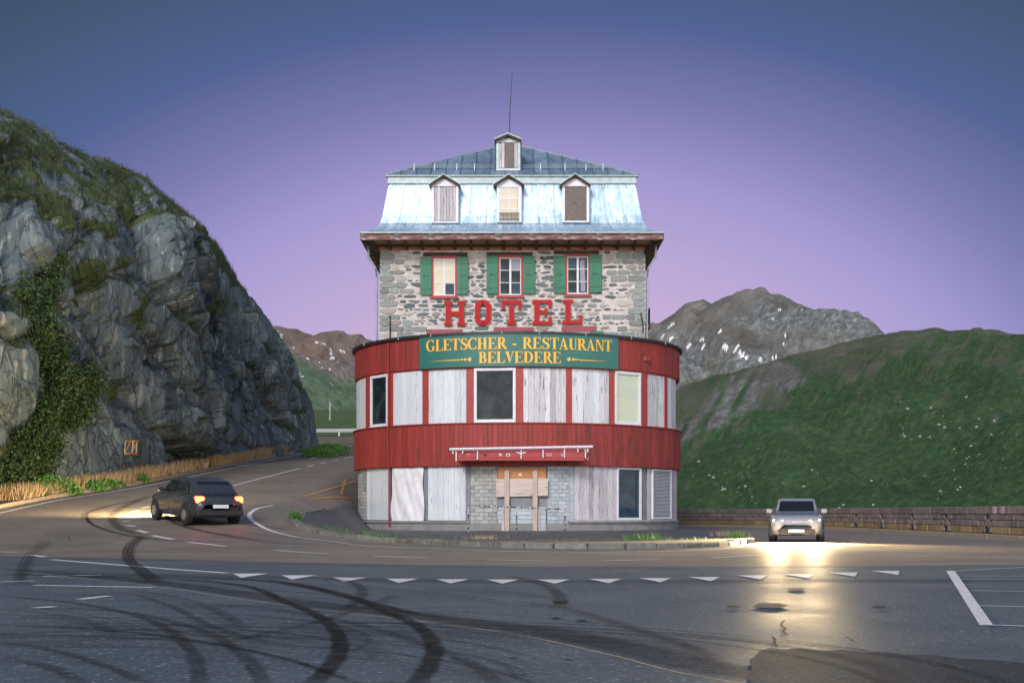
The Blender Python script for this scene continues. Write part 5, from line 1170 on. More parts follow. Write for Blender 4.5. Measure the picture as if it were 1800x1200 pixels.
for bx in ((-hw, -hw+.07, ZB0+.06, ZB1-.04), (hw-.07, hw, ZB0+.06, ZB1-.04), (-hw+.071, hw-.071, ZB0+.06, ZB0+.13), (-hw+.071, hw-.071, ZB1-.11, ZB1-.04)): q.bbox(bx[0], bx[1], -.06, .03, bx[2], bx[3], .01, M=Mx)
lv_ = ob('louvre', q, M['white_frame'], rest_)
n = 34; me = MB().add([(-hw+.07, -.045, -.012), (hw-.07, -.045, -.012), (hw-.07, .02, .028), (-hw+.07, .02, .028), (-hw+.07, -.045, -.006), (hw-.07, -.045, -.006), (hw-.07, .02, .034), (-hw+.07, .02, .034)], [(0,1,2,3),(7,6,5,4),(4,5,1,0),(6,7,3,2)]).mesh('slat'); me.materials.append(M['white_frame'])
for k in range(n): put('slat', me, None, lv_, Mx @ Vector((0, 0, ZB0+.15+(ZB1-ZB0-.28)*k/(n-1))), (0, 0, am))
q = MB(); q.arc(RC, r0-.1, r0-.04, a0, a1, ZB0, ZB1, 4); ob('louvre_backing', q, M['black'], rest_)
planks(phi(1176.5, r0), phi(1192, r0), r0+.035, ZB0+.03, ZB1-.01, 5, 'grey_board', 'board', .004, zj=.01)
a = phi(682.5, RR+.12); q = MB(); q.tube([onarc(a, RR+.12, 8.75), onarc(a, RR+.13, 4.95), onarc(a, RR+.15, 4.8), onarc(a, RR+.13, 3.1), onarc(a, RR+.08, 2.9), onarc(a, RR+.08, .35)], .035, 7); ob('downpipe', q, M['red_wood'], rest_)
# lamp bracket at the upper right
a = phi(1137, RR+.1); q = MB(); p = onarc(a, RR+.06, 8.05); q.box(p.x-.16, p.x+.16, p.y-.10, p.y+.05, p.z-.12, p.z+.05); q.tube([p+Vector((0,-.1,-.04)), p+Vector((.12,-.25,.06)), p+Vector((.42,-.35,.20))], .018, 6); ob('lamp_bracket', q, M['red_worn'], rest_)

# white tarpaulin over one ground-floor bay
tp = MB(); a0, a1 = phi(687.5, RR-.02), phi(743, RR-.02); n, m_ = 26, 30
for i in range(n+1):
    for j in range(m_+1):
        u, v = i/n, j/m_; a = a0+(a1-a0)*u; zz = .60+(3.03-.60)*v
        sag = .05*math.exp(-((u-.12-.5*(1-v))/.10)**2)+.035*math.exp(-((u-.85+.4*(1-v))/.08)**2)+.03*math.sin(9*u+5*v)*math.sin(7*v+3*u)*(1-v*.5)+.012*math.sin(31*u+12*v)
        p = onarc(a+.012*(1-v)*math.sin(6*v)*(2*u-1), RR-.07+sag, zz-.05*(1-v)*math.sin(3*u)); tp.v.append(tuple(p))
for i in range(n):
    for j in range(m_): b = i*(m_+1)+j; tp.f.append([b, b+m_+1, b+m_+2, b+1]); tp.m.append(0)
o = ob('tarpaulin', tp, M['cloth'], None, smooth=True); setp(o, 'white wrinkled tarpaulin hung over a bay left of the white boards', 'tarpaulin')

# ------------------------------------------------------------------ green restaurant sign
SR = RR+.13
sgn = thing('restaurant_sign', 'curved green board lettered in gold above the restaurant windows', 'sign', onarc(0, SR, 8.1))
a0, a1 = phi(737.5, SR), phi(1087, SR)
q = MB(); q.arc(RC, SR-.05, SR, a0, a1, 7.40, 8.82, 40); ob('board', q, M['sign_green'], sgn)
def stroke(pts, ws):
    """list of quads along a path with widths"""
    L_, Rr = [], []
    for i, p in enumerate(pts):
        a = pts[max(i-1, 0)]; b = pts[min(i+1, len(pts)-1)]; dx, dy = b[0]-a[0], b[1]-a[1]; l_ = math.hypot(dx, dy) or 1
        w_ = ws[i] if isinstance(ws, (list, tuple)) else ws
        L_.append((p[0]-dy/l_*w_/2, p[1]+dx/l_*w_/2)); Rr.append((p[0]+dy/l_*w_/2, p[1]-dx/l_*w_/2))
    return [[Rr[i], Rr[i+1], L_[i+1], L_[i]] for i in range(len(pts)-1)]
def rect(a, b, c, d): return [[(a, b), (c, b), (c, d), (a, d)]]
TT, th_ = .20, .065
def stem(x, T=TT): return rect(x, 0, x+T, 1)+rect(x-.07, 0, x+T+.07, .05)+rect(x-.07, .95, x+T+.07, 1)
def arcs(cx, cy, rx, ry, d0, d1, n=18, tk=TT, tn=th_):
    P, W = [], []
    for k in range(n+1):
        t = rad(d0+(d1-d0)*k/n); P.append((cx+rx*math.cos(t), cy+ry*math.sin(t))); W.append(tn+(tk-tn)*abs(math.cos(t))**1.5)
    return stroke(P, W)
def glyph(ch):
    if ch == 'E': return stem(.10)+rect(.1,.945,.66,1)+rect(.1,0,.70,.055)+rect(.1,.475,.52,.53)+[[(.60,1),(.60,.93),(.66,.74),(.69,.74),(.67,1)]]+[[(.62,0),(.62,.07),(.70,.27),(.74,.27),(.71,0)]]+rect(.48,.38,.52,.63), .76
    if ch == 'L': return stem(.10)+rect(.1,0,.68,.055)+[[(.60,0),(.60,.07),(.67,.29),(.71,.29),(.69,0)]], .72
    if ch == 'T': return rect(.28,0,.48,1)+rect(.2,0,.56,.05)+rect(.02,.945,.74,1)+[[(.02,1),(0,.74),(.035,.74),(.10,.95)],[(.66,.95),(.725,.74),(.76,.74),(.74,1)]], .76
    if ch == 'H': return stem(.10)+stem(.56)+rect(.28,.47,.58,.53), .88
    if ch == 'R': return stem(.10)+arcs(.34,.735,.235,.237,90,-90)+rect(.2,.945,.36,1)+rect(.2,.475,.40,.525)+stroke([(.42,.50),(.62,.14),(.74,.03),(.82,.03)], [.17,.19,.15,.05]), .82
    if ch == 'B': return stem(.10)+arcs(.34,.745,.215,.227,90,-90)+arcs(.36,.265,.26,.237,90,-90)+rect(.2,.945,.36,1)+rect(.2,.49,.40,.54)+rect(.2,0,.38,.055), .76
    if ch == 'D': return stem(.10)+arcs(.34,.5,.37,.472,90,-90,24)+rect(.2,.945,.36,1)+rect(.2,0,.36,.055), .86
    if ch == 'U': return rect(.12,.32,.32,1)+rect(.04,.95,.40,1)+rect(.62,.30,.68,1)+rect(.55,.95,.76,1)+stroke([(.22,.34),(.24,.18),(.33,.06),(.46,.03),(.58,.08),(.645,.2),(.65,.34)], [.20,.19,.13,.07,.06,.06,.06]), .78
    if ch == 'A': return [[(.08,0),(.14,0),(.40,.86),(.36,1)]]+[[(.50,0),(.73,0),(.43,1),(.36,1)]]+rect(.0,0,.22,.05)+rect(.43,0,.80,.05)+rect(.2,.27,.56,.33), .80
    if ch == 'V': return [[(.06,1),(.29,1),(.46,.28),(.38,0)]]+[[(.38,0),(.44,.08),(.70,1),(.64,1)]]+rect(0,.95,.36,1)+rect(.55,.95,.80,1), .78
    if ch == 'N': return rect(.12,0,.18,1)+rect(.04,0,.27,.05)+rect(.70,.0,.76,1)+rect(.61,.95,.85,1)+[[(.10,1),(.10,.96),(.68,0),(.76,0),(.76,.03),(.30,1)]]+rect(.02,.95,.25,1), .88
    if ch == 'C': return arcs(.45,.5,.36,.48,48,312,28)+[[(.66,.72),(.71,.66),(.74,1.0),(.70,1.0)],[(.66,.24),(.74,.26),(.73,.14),(.68,.11)]], .80
    if ch == 'G': return arcs(.45,.5,.36,.48,48,318,28)+[[(.66,.72),(.71,.66),(.74,1.0),(.70,1.0)]]+rect(.62,.06,.78,.42)+rect(.52,.385,.86,.43), .88
    if ch == 'S':
        P = [(.56,.74),(.53,.88),(.43,.965),(.30,.965),(.18,.90),(.14,.76),(.19,.64),(.33,.54),(.47,.45),(.57,.34),(.57,.18),(.47,.06),(.32,.03),(.18,.07),(.10,.18),(.08,.30)]
        return stroke(P, [.05,.06,.07,.07,.12,.17,.19,.20,.20,.19,.17,.11,.07,.065,.06,.05])+[[(.55,.70),(.59,.70),(.59,1),(.55,1)],[(.06,0),(.10,0),(.10,.32),(.06,.32)]], .68
    if ch == '-': return rect(.10,.33,.44,.45), .54
    return [], .36
def sign_line(text, ax0, ax1, z0, z1):
    gl = [glyph(c) for c in text]; tot = sum(g[1] for g in gl); s = (ax1-ax0)/tot; x = 0; h = z1-z0
    for c, (polys, adv) in zip(text, gl):
        if polys:
            q = MB()
            for i, po_ in enumerate(polys):
                ar = sum(po_[k][0]*po_[(k+1) % len(po_)][1]-po_[(k+1) % len(po_)][0]*po_[k][1] for k in range(len(po_)))
                if ar < 0: po_ = po_[::-1]
                q.prism(po_, lambda u, v, d: tuple(onarc(ax0+(x+u)*s, SR+d, z0+v*h)), -.004, .012+.0004*i)
            ob('letter', q, M['gold'], sgn)
        x += adv
sign_line('GLETSCHER - RESTAURANT', phi(749.5, SR), phi(1075.5, SR), 8.16, 8.67)
sign_line('BELVEDERE', phi(841, SR), phi(986.5, SR), 7.55, 8.05)
def orn(px, py_z, r):
    a = phi(px, SR); q = MB(); n = 16; pol = [(r*math.cos(2*math.pi*k/n), r*math.sin(2*math.pi*k/n)) for k in range(n)]
    q.prism(pol, lambda u, v, d: tuple(onarc(a+u/SR, SR+d, py_z+v)), -.004, .012); ob('dot', q, M['gold'], sgn)
for px, r in ((825.5,.085),(818,.062),(812.5,.048),(808.5,.032)): orn(px, 7.73, r)
for px, r in ((1000,.085),(1007.5,.062),(1012.5,.048),(1017,.032)): orn(px, 7.74, r)
for pa, pb_ in ((806.5, 757), (1019, 1066)):
    q = MB(); A, B = phi(pa, SR), phi(pb_, SR); pol = [(A, -.024), (B, -.003), (B, .003), (A, .024)]
    if A > B: pol = pol[::-1]
    n = 8
    for k in range(n):
        f0, f1 = k/n, (k+1)/n; X0, X1 = A+(B-A)*f0, A+(B-A)*f1; h0, h1 = .026*(1-f0)+.003*f0, .026*(1-f1)+.003*f1
        po_ = [(X0, -h0), (X1, -h1), (X1, h1), (X0, h0)]
        if A > B: po_ = po_[::-1]
        q.prism(po_, lambda u, v, d: tuple(onarc(u, SR+d, 7.72+v)), -.004, .012)
    ob('tapered_line', q, M['gold'], sgn)

# ------------------------------------------------------------------ roller awning over the entrance
AY = 59.25
aw = thing('awning', 'rolled-up red awning box with white front rail above the boarded entrance', 'awning', (0, AY+.6, 3.3))
q = MB(); q.bbox(hx(805, AY), hx(1027, AY), AY, AY+1.15, 3.24, 3.36, .015); q.bbox(hx(805, AY), hx(1027, AY), AY+.002, AY+.10, 3.362, 3.62, .012); ob('box', q, M['awning_red'], aw)
q = MB(); q.prism([(AY+.11, 3.363), (AY+1.3, 3.363), (AY+1.3, 4.0), (AY+1.0, 4.0)], lambda u, v, d: (d, u, v), hx(812, AY), hx(1020, AY)); ob('fabric', q, M['red_dull'], aw)
q = MB(); q.tube([(hx(790, AY), AY-.18, hz(789.5, AY)), (hx(1042, AY), AY-.18, hz(785, AY))], .055, 10); ob('front_rail', q, M['white_frame'], aw)
for px in (789.5, 1042):
    q = MB(); zz = hz(789.5 if px < 900 else 785, AY); d = -1 if px < 900 else 1; q.tube([(hx(px, AY), AY-.18, zz), (hx(px, AY)+d*.05, AY-.18, zz)], .062, 10); ob('end_cap', q, M['dark_metal'], aw)
for px, z1_, z0_ in ((802,3.72,3.22),(839.5,3.76,3.28),(916,3.78,3.32),(954.5,3.78,3.36),(992,3.79,3.36),(1029,3.8,3.36)):
    q = MB(); q.bbox(hx(px-1.1, AY), hx(px+1.1, AY), AY-.10, AY-.06, z0_, z1_, .006); ob('hanger', q, M['white_frame'], aw)
for px, z0_ in ((796.5,3.52),(813.5,3.54),(1015.5,3.6),(1033,3.6)):
    q = MB(); q.bbox(hx(px-1, AY), hx(px+1, AY), AY-.16, AY-.12, z0_, 3.76, .006); ob('hanger', q, M['white_frame'], aw)
for a, b in ((796.5, 813.5), (1015.5, 1033)):
    q = MB(); q.box(hx(a, AY), hx(b, AY), AY-.15, AY-.13, 3.745, 3.762); ob('tie_bar', q, M['steel'], aw)
def sticker(px, pz, polys, mt):
    q = MB()
    for i, po_ in enumerate(polys): q.prism(po_, lambda u, v, d: (hx(px, AY)+u, AY-.002-d, pz+v), 0, .003+.0005*i)
    ob('sticker', q, M[mt], aw)
star = [(.085*(1 if k % 2 == 0 else .42)*math.sin(math.pi*k/5), .085*(1 if k % 2 == 0 else .42)*math.cos(math.pi*k/5)) for k in range(10)][::-1]
sticker(879.5, 3.50, [star], 'white_frame')
sticker(853, 3.48, [[(.09*math.cos(t), .065*math.sin(t)) for t in np.linspace(0, 6.28, 13)[:-1]]], 'dark_metal'); sticker(893, 3.49, [[(-.085,-.055),(.085,-.055),(.085,.055),(-.085,.055)]], 'white_frame'); sticker(893, 3.49, [[(-.06,-.03),(.05,-.03),(.05,.02),(-.06,.02)]], 'dark_metal')
sticker(916, 3.56, [[(-.26,.06),(-.05,-.03),(0,-.06),(.05,-.03),(.26,.06),(.10,.06),(0,.02),(-.10,.06)]], 'white_frame')
for px in (961, 963.5, 966.5, 969, 987, 989): sticker(px, 3.50, [[(-.02,-.07+R_.uniform(0,.04)),(.012,-.07),(.012,.07),(-.02,.06)]], 'wall_pink')
for px in (822, 826): sticker(px, 3.52, [[(-.05,-.012),(.05,-.012),(.05,.012),(-.05,.012)]], 'wall_pink')
q = MB(); q.tube([(hx(1030, AY), AY-.1, 3.34), (hx(1033.5, AY), AY-.1, 3.28), (hx(1035, AY), AY-.1, 3.40)], .014, 5); ob('hook', q, M['white_frame'], aw)

# ------------------------------------------------------------------ apron island with kerb stones
fr_px = [(600,893),(560,901),(530,908),(517,914),(516,920),(528,929),(560,938.5),(600,945),(650,950),(700,953.5),(800,959),(900,962.5),(1000,964),(1100,964.5),(1200,963),(1270,960),(1303,956),(1313,951.5)]
fr = [Vector(at_ground(*p)) for p in fr_px]
fr = [Vector((-7.9,64,0)), Vector((-7.75,61.5,0))]+fr+[Vector((7.6,43.5,0)), Vector((8.1,48,0)), Vector((8.6,55,0)), Vector((8.9,62,0)), Vector((9.0,68,0))]
# resample evenly
res = []
for a, b in zip(fr[:-1], fr[1:]):
    n = max(1, int((b-a).to_2d().length/.42)); res += [a.lerp(b, k/n) for k in range(n)]
res.append(fr[-1])
for p in res: p.z = float(Zg(p.x, p.y))+.14
nn_ = len(res); rows = 16; av, af = [], []
for i, p in enumerate(res):
    a = -rad(86)+rad(172)*i/(nn_-1); t = onarc(a, RR-.1, 0)
    for j in range(rows+1):
        u = j/rows; x, y = p.x+(t.x-p.x)*u, p.y+(t.y-p.y)*u
        wl_ = float(sstep(-4, -8.5, x)); z = max(float(Zg(x, y))+.14*(1-.6*u), .14+u*.05)
        av.append((x, y, z))
for i in range(nn_-1):
    for j in range(rows): b = i*(rows+1)+j; af.append((b, b+rows+1, b+rows+2, b+1))
me = bpy.data.meshes.new('apron'); me.from_pydata(av, [], af); me.materials.append(M['apron']); me.materials.append(M['gravel'])
for pl_ in me.polygons:
    i = pl_.index//rows; j = pl_.index % rows
    if j < 2 and nn_*.16 < i < nn_*.90 and pl_.center.y < 46: pl_.material_index = 1
me.update()
if me.polygons[0].normal.z < 0: me.flip_normals()
isl = setp(put('apron', me, None, None, (0,0,0)), kind='structure')
for i in range(0, nn_-2, 2):
    a, b = res[i], res[i+2]
    if b.y > 60 or a.y > 60: continue
    d = (b-a); q = MB(); w_ = .24+R_.uniform(-.02, .03); j1, j2 = R_.uniform(-.025, .02), R_.uniform(-.02, .02)
    ln = d.length-.02; h = .26; Mx = Matrix.Translation((a+b)/2+Vector((0, 0, -.11+j1))) @ d.to_track_quat('X', 'Z').to_matrix().to_4x4()
    q.bbox(-ln/2, ln/2, -w_/2+j2, w_/2, -h/2+.0, h/2, .035, M=Mx); ob('kerb_stone', q, M['kerb'], isl)
# grass tufts growing along the island kerb
tv_ = {'leaf': [], 'dry_grass': []}
for px, py, n, h, r, mt in ((520,919,200,.30,.12,'leaf'),(655,949,160,.18,.25,'leaf'),(685,951,120,.15,.2,'leaf'),(760,953,80,.12,.4,'leaf'),(850,955,200,.16,.3,'dry_grass'),(1130,957,260,.22,.30,'leaf'),(1298,953,220,.24,.16,'leaf'),
                            (1275,949,160,.2,.2,'dry_grass'),(950,947,120,.13,.4,'leaf'),(1000,958,140,.10,.9,'dry_grass'),(1210,956,200,.12,.6,'leaf'),(600,941,100,.16,.3,'leaf'),(1060,955,200,.10,.8,'leaf')):
    c = at_ground(px, py, .14); C = np.stack([c.x+NP.normal(0, r, n), c.y+NP.normal(0, r*.6, n), np.full(n, c.z+.1)], 1)
    for k in range(n): C[k,2] = max(float(Zg(C[k,0], C[k,1]))+.12, .12)
    tv_[mt].append((C, h))
for mt, l in tv_.items():
    for C, h in l[:0]: pass
    C = np.concatenate([c for c, h in l]); hh = np.concatenate([np.full(len(c), h) for c, h in l])[:,None]
    setp(put('kerb_grass', leaf_mesh('kerb_grass', C, hh, M[mt], blades=True), None, None, (0,0,0)), kind='stuff')
# railing in front of the entrance
rl = thing('railing', 'low three-post steel railing covered in stickers before the boarded entrance', 'railing', (hx(908, 57.5), 57.5, .15))
ry = 57.5; M['stick'] = pmat('stickered_steel', [(.46,(.03,.03,.035)),(.50,(.60,.60,.60)),(.56,(.58,.57,.58)),(.6,(.04,.04,.05))], scale=7, detail=2, rough=.5, stretch=(1,1,1))
q = MB(); q.tube([(hx(823, ry), ry, 1.24), (hx(824, ry), ry, 1.28), (hx(908, ry), ry, 1.21), (hx(991, ry), ry, 1.14), (hx(993, ry), ry, 1.08)], .035, 8); ob('top_rail', q, M['stick'], rl)
for px, zt in ((823.5, 1.25), (908, 1.2), (993, 1.12)):
    q = MB(); zb_ = float(max(Zg(hx(px, ry), ry), 0))+.1; q.tube([(hx(px, ry), ry, zb_), (hx(px, ry), ry, zt)], .034, 8); ob('post', q, M['stick'], rl)
    q = MB(); q.box(hx(px, ry)-.09, hx(px, ry)+.09, ry-.09, ry+.09, zb_, zb_+.03); ob('base_plate', q, M['dark_metal'], rl)

# ------------------------------------------------------------------ parapet wall with drain arches
pw = thing('parapet_wall', 'low curved parapet wall of squared stones with arched drains along the hairpin', 'wall', (18.9, 60, 0))
WP_ = []
for (a, b) in zip(WALL[:-1], WALL[1:]):
    n = max(1, int(np.hypot(*(b-a))/.2)); WP_ += [a+(b-a)*k/n for k in range(n)]
WP_.append(WALL[-1]); WP_ = np.array(WP_); sl = np.concatenate([[0], np.cumsum(np.hypot(*np.diff(WP_, axis=0).T))])
for kx in (0, 1): WP_[:,kx] = np.convolve(np.pad(WP_[:,kx], 12, mode='edge'), np.hanning(25)/np.hanning(25).sum(), mode='valid')
def wpt(s): return Vector((np.interp(s, sl, WP_[:,0]), np.interp(s, sl, WP_[:,1]), 0))
def wfr(s):
    p = wpt(s); d = (wpt(s+.2)-wpt(s-.2)).normalized(); return p, d, Vector((-d.y, d.x, 0))      # inward normal (towards the road)
def wblock(s0, s1, z0, z1, out, back, mt, name, j=0, b=.02):
    p, d, n = wfr((s0+s1)/2); q = MB(); l_ = s1-s0
    Mx = Matrix(((-d.x, -n.x, 0, p.x), (-d.y, -n.y, 0, p.y), (0, 0, 1, 0), (0, 0, 0, 1)))
    q.bbox(-l_/2+.006, l_/2-.006, -out-j, back, z0+.005, z1-.005, b, M=Mx); return ob(name, q, M[mt], pw)
q = MB()
for i in range(0, len(WP_)-6, 5):
    p, d, n = wfr(sl[i]); p2, _, n2 = wfr(sl[min(i+5, len(sl)-1)]); a, b = p+n*.0, p2+n2*.0; c, e = p2-n2*.4, p-n*.4
    q.add([(a.x, a.y, -1), (b.x, b.y, -1), (b.x, b.y, 1.1), (a.x, a.y, 1.1), (e.x, e.y, -1), (c.x, c.y, -1), (c.x, c.y, 1.1), (e.x, e.y, 1.1)], [(1,0,3,2),(4,5,6,7)])
ob('core', q, M['wall_core'], pw)
def s_at(px):                                              # wall position seen at a photograph column
    qx = 900+F*WP_[:,0]/WP_[:,1]; k = np.argmin(np.abs(qx-px)); return sl[k]
arch_s = [s_at(p) for p in (1506, 1551, 1606, 1664, 1738)]
s0v = max(0, np.interp(30, WP_[:,1], sl)); s1v = sl[-1]-.3
pink = [s_at(1752), s_at(1766)]
s = s0v
while s < s1v:
    l_ = R_.uniform(.9, 1.7); wblock(s, min(s+l_, s1v), .93, 1.24, .06, .46, 'wall_stone', 'coping_stone', R_.uniform(0, .015)); s += l_
for row, (z0, z1, mt) in enumerate(((.16, .44, 'wall_low'), (.44, .69, 'wall_stone'), (.69, .93, 'wall_stone'))):
    s = s0v+R_.uniform(0, .4)
    while s < s1v:
        l_ = R_.uniform(.55, 1.15); e = min(s+l_, s1v)
        rad_ = (.62, .50, .22)[row]; segs = [(s, e)]
        for a in arch_s:
            ns = []
            for u, v in segs:
                if v <= a-rad_ or u >= a+rad_: ns.append((u, v)); continue
                if u < a-rad_: ns.append((u, a-rad_))
                if v > a+rad_: ns.append((a+rad_, v))
            segs = ns
        for u, v in segs:
            if v-u > .12: wblock(u, v, z0, z1, .035, .0, mt, 'stone', R_.uniform(0, .03), .025)
        s = e
s = s0v
while s < s1v:
    l_ = R_.uniform(1.2, 2.2); wblock(s, min(s+l_, s1v), -.05, .155, .32, -.03, 'verge_kerb', 'base_kerb', R_.uniform(0, .02)); s += l_
for a in arch_s:
    p, d, n = wfr(a); Mx = Matrix(((-d.x, -n.x, 0, p.x), (-d.y, -n.y, 0, p.y), (0, 0, 1, 0), (0, 0, 0, 1)))
    for k in range(7):
        t0, t1 = math.pi*k/7, math.pi*(k+1)/7; q = MB(); ri, ro = .27, .54
        pol = [(ri*math.cos(t0+.02), .20+ri*math.sin(t0+.02)), (ro*math.cos(t0+.02), .20+ro*math.sin(t0+.02)), (ro*math.cos(t1-.02), .20+ro*math.sin(t1-.02)), (ri*math.cos(t1-.02), .20+ri*math.sin(t1-.02))]
        q.prism(pol, lambda u, v, dd: tuple(Mx @ Vector((u, -dd, v))), -.02, .05+R_.uniform(0, .03)); ob('arch_stone', q, M['wall_stone'], pw)
    q = MB(); pol = [(.26*math.cos(t), .20+.26*math.sin(t)) for t in np.linspace(0, math.pi, 12)]
    q.prism(pol, lambda u, v, dd: tuple(Mx @ Vector((u, -dd, v))), -.01, .012); ob('drain_hole', q, M['black'], pw)
for s_ in pink:
    wblock(s_-.22, s_+.22, .94, 1.235, .082, -.07, 'wall_pink', 'paint_patch')
for k in range(1, len(edge)): pass
wl_pts = [wfr(s)[0]+wfr(s)[2]*1.05 for s in np.arange(s0v, s1v, 1.5)]
strip('edge_line', [(p.x, p.y) for p in wl_pts], .14, M['paint_white'], .009)

# ------------------------------------------------------------------ guardrail and pole on the upper bend
gr_ = thing('guardrail', 'steel guardrail on short posts along the upper road bend behind the cliff', 'guardrail', (-19, 150, float(Zg(-19, 150))))
gp = [Vector((x, y, float(Zg(x, y)))) for x, y in ((-24,147.5),(-21.5,149),(-19,150),(-16.5,150.6),(-14,150.8),(-11.5,150.7),(-9,150.2),(-6,149))]
for i, p in enumerate(gp):
    q = MB(); q.box(p.x-.07, p.x+.07, p.y-.05, p.y+.08, p.z-.2, p.z+.72); ob('post', q, M['white_frame'], gr_)
    if i:
        o = gp[i-1]; q = MB()
        for dz, w_ in ((.74, .06), (.62, .10), (.50, .06)): q.beam(o+Vector((0,-.10+ (0 if dz == .62 else .03),dz)), p+Vector((0,-.10+(0 if dz == .62 else .03),dz)), .035, .13)
        ob('rail', q, M['steel'], gr_)
pp_ = Vector((hx(580, 205), 205, float(Zg(hx(580, 205), 205))))
pole = thing('snow_pole', 'thin pale pole standing beside the upper road far behind the cliff', 'pole', pp_)
q = MB(); q.tube([pp_+Vector((0,0,-.2)), pp_+Vector((0,0,2.6))], .05, 6); ob('shaft', q, M['white_frame'], pole)
q = MB(); q.box(pp_.x-.16, pp_.x+.16, pp_.y-.16, pp_.y+.16, pp_.z-.1, pp_.z+.3); ob('foot', q, M['concrete'], pole)

# ------------------------------------------------------------------ two cars, at rest, lamps lit
M['glass_car'] = pmat('car_glass', [(.008,.010,.012),(.012,.015,.017)], rough=.04, ior=1.7)
M['tyre'] = pmat('tyre', [(.014,.014,.015),(.022,.022,.022)], scale=9, rough=.8); M['rim'] = pmat('rim', [(.32,.33,.34),(.42,.43,.44)], rough=.35, metallic=.8)
M['plate'] = pmat('plate', [(.68,.68,.66),(.74,.74,.72)], rough=.5); M['trim'] = pmat('car_trim', [(.015,.015,.016),(.022,.022,.023)], rough=.6)
M['tail_on'] = emat('tail_lamp_lit', (1, .045, .015), 14); M['head_on'] = emat('head_lamp_lit', (1, .80, .48), 220); M['tail_red'] = pmat('tail_lens', [(.30,.01,.01),(.36,.015,.015)], rough=.15)
M['head_clear'] = pmat('clear_lens', [(.5,.5,.5),(.6,.6,.6)], rough=.1)
def car(label, loc, heading, pitch, paint, group=None):
    c = thing('car', label, 'car', (0, 0, 0), group)
    P = pmat('car_paint', [paint, tuple(min(1, x*1.12) for x in paint)], scale=2, rough=.28, rvar=.06); P.node_tree.nodes['Principled BSDF'].inputs['Coat Weight'].default_value = .6
    st = [(-2.06,.62,.46,.66),(-2.03,.74,.38,.80),(-1.95,.82,.28,.92),(-1.6,.87,.22,.99),(-1.0,.885,.20,.98),(0,.89,.20,.96),(.9,.885,.20,.94),(1.3,.875,.21,.91),(1.7,.84,.23,.85),(1.93,.76,.28,.76),(2.03,.66,.36,.66),(2.06,.52,.44,.56)]
    q = MB(); n = 14
    for y, hw, zb, zt in st:
        half = [(hw*.80, zb), (hw*.96, zb+.05), (hw*.995, zb+(zt-zb)*.35), (hw, zb+(zt-zb)*.62), (hw*.975, zt-.07), (hw*.90, zt-.015), (hw*.70, zt+.012)]
        q.v += [(x, y, z) for x, z in half]+[(-x, y, z) for x, z in half[::-1]]
    for i in range(len(st)-1):
        for k in range(n): j = (k+1) % n; q.f.append([i*n+k, i*n+j, (i+1)*n+j, (i+1)*n+k])
    q.f.append(list(range(n))); e = (len(st)-1)*n; q.f.append([e+k for k in range(n)][::-1]); q.m = [0]*len(q.f)
    body = ob('body', q, P, c, (0,0,0), smooth=True)
    cs_ = [(-1.90,.70,.70,.97),(-1.72,.74,.69,1.12),(-1.42,.76,.655,1.36),(-1.05,.775,.635,1.455),(-.5,.78,.625,1.49),(.1,.78,.62,1.47),(.45,.775,.62,1.40),(.85,.76,.66,1.18),(1.28,.72,.68,.93)]
    q = MB(); m_ = 8
    for y, hb, ht, zt in cs_:
        half = [(hb, .90), (hb*.55+ht*.45, .90+(zt-.90)*.5), (ht, zt-.05), (ht*.86, zt)]
        q.v += [(x, y, z) for x, z in half]+[(-x, y, z) for x, z in half[::-1]]
    for i in range(len(cs_)-1):
        for k in range(m_-1): q.f.append([i*m_+k, i*m_+k+1, (i+1)*m_+k+1, (i+1)*m_+k])
    q.f.append(list(range(m_))); e = (len(cs_)-1)*m_; q.f.append([e+k for k in range(m_)][::-1]); q.m = [0]*len(q.f)
    ob('roof', q, P, c, (0,0,0), smooth=True)
    def pane(name, v, mt='glass_car'):
        g_ = MB(); g_.add(v, [tuple(range(len(v)))]); ob(name, g_, M[mt], c, (0,0,0))
    pane('rear_window', [(-.60,-1.745,1.08),(.60,-1.745,1.08),(.555,-1.40,1.385),(-.555,-1.40,1.385)])
    pane('windscreen', [(.60,1.115,1.05),(-.60,1.115,1.05),(-.55,.505,1.39),(.55,.505,1.39)])
    for s_ in (-1, 1):
        f_ = lambda y, z, x: (s_*x, y, z)
        pane('side_window', [f_(-1.28,1.0,.79),f_(-.28,1.0,.795),f_(-.28,1.40,.665),f_(-1.02,1.38,.675)]); pane('side_window', [f_(-.20,1.0,.795),f_(.86,1.0,.785),f_(.42,1.36,.67),f_(-.20,1.40,.665)])
        q = MB(); q.bbox(s_*.92-.09, s_*.92+.09, .62, .74, .98, 1.12, .03); ob('mirror', q, P, c, (0,0,0))
        q = MB(); q.bbox(s_*.66-.15, s_*.66+.15, -2.03, -1.80, .70, .93, .05); ob('tail_lamp', q, M['tail_on'], c, (0,0,0))
        q = MB(); q.v = []; 
        q.add([(s_*.42, 2.035, .60), (s_*.72, 1.935, .60), (s_*.76, 1.86, .75), (s_*.46, 1.985, .73), (s_*.42, 1.9, .60), (s_*.72, 1.8, .60), (s_*.76, 1.72, .75), (s_*.46, 1.85, .73)], [(0,1,2,3) if s_ < 0 else (3,2,1,0), (4,5,1,0), (5,6,2,1), (6,7,3,2), (7,4,0,3)]); ob('headlight', q, M['head_on'], c, (0,0,0))
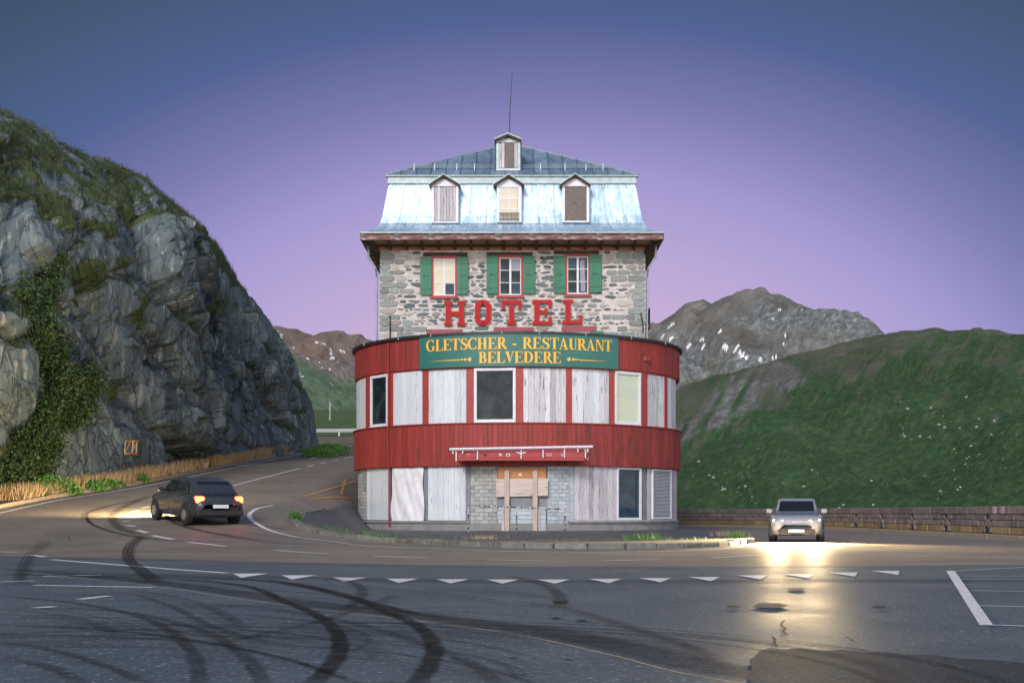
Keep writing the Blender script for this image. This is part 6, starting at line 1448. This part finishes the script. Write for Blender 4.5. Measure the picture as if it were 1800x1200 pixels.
    q = MB(); q.bbox(-.80, .80, -2.09, -1.9, .30, .50, .04); ob('bumper', q, M['trim'], c, (0,0,0)); q = MB(); q.bbox(-.62, .62, 1.9, 2.075, .28, .44, .04); ob('bumper', q, M['trim'], c, (0,0,0))
    q = MB(); q.box(-.40, .40, 2.03, 2.06, .50, .58); ob('grille', q, M['trim'], c, (0,0,0))
    q = MB(); q.box(-.26, .26, -2.105, -2.06, .56, .67); ob('number_plate', q, M['plate'], c, (0,0,0)); q = MB(); q.box(-.26, .26, 2.05, 2.09, .33, .43); ob('number_plate', q, M['plate'], c, (0,0,0))
    for x in (-.80, .80):
        for y in (-1.27, 1.30):
            q = MB(); q.tube([(x-.12, y, .31), (x-.09, y, .31), (x+.09, y, .31), (x+.12, y, .31)], [.26, .31, .31, .26], 22); w_ = ob('wheel', q, M['tyre'], c, (x, y, .31))
            q = MB(); s_ = 1 if x > 0 else -1; q.tube([(x+s_*.10, y, .31), (x+s_*.127, y, .31)], [.20, .17], 14); ob('rim', q, M['rim'], w_, (x, y, .31))
            q = MB(); q.tube([(x-.05*s_, y, .33), (x+.0895*s_, y, .33)], .36, 20); ob('wheel_arch', q, M['trim'], c, (x, y, .33))
    for s_ in (-1, 1):
        l_ = bpy.data.lights.new('headlight_beam', 'SPOT'); l_.energy = CAR_W; l_.color = (1, .74, .40); l_.spot_size = rad(125); l_.spot_blend = .8; l_.shadow_soft_size = .06
        lo = bpy.data.objects.new('headlight_beam', l_); COL.objects.link(lo); lo.parent = c; lo.location = (s_*.6, 2.12, .66); lo.rotation_euler = (rad(86), 0, 0)
    c.location = loc; c.rotation_euler = (pitch, 0, heading); return c
CAR_W = 2800
p = Vector((-10.6, 45.6, float(Zg(-10.6, 45.6)))); car('small dark car turning through the hairpin below the cliff with red tail lamps lit', p, rad(36), rad(3.4), (.030,.034,.042), 'cars on the road with their lamps lit')
CAR_W = 4600
car('silver car coming round the hairpin by the parapet with bright headlights', Vector((9.9, 47.5, 0)), rad(180-12), 0, (.30,.31,.33), 'cars on the road with their lamps lit')
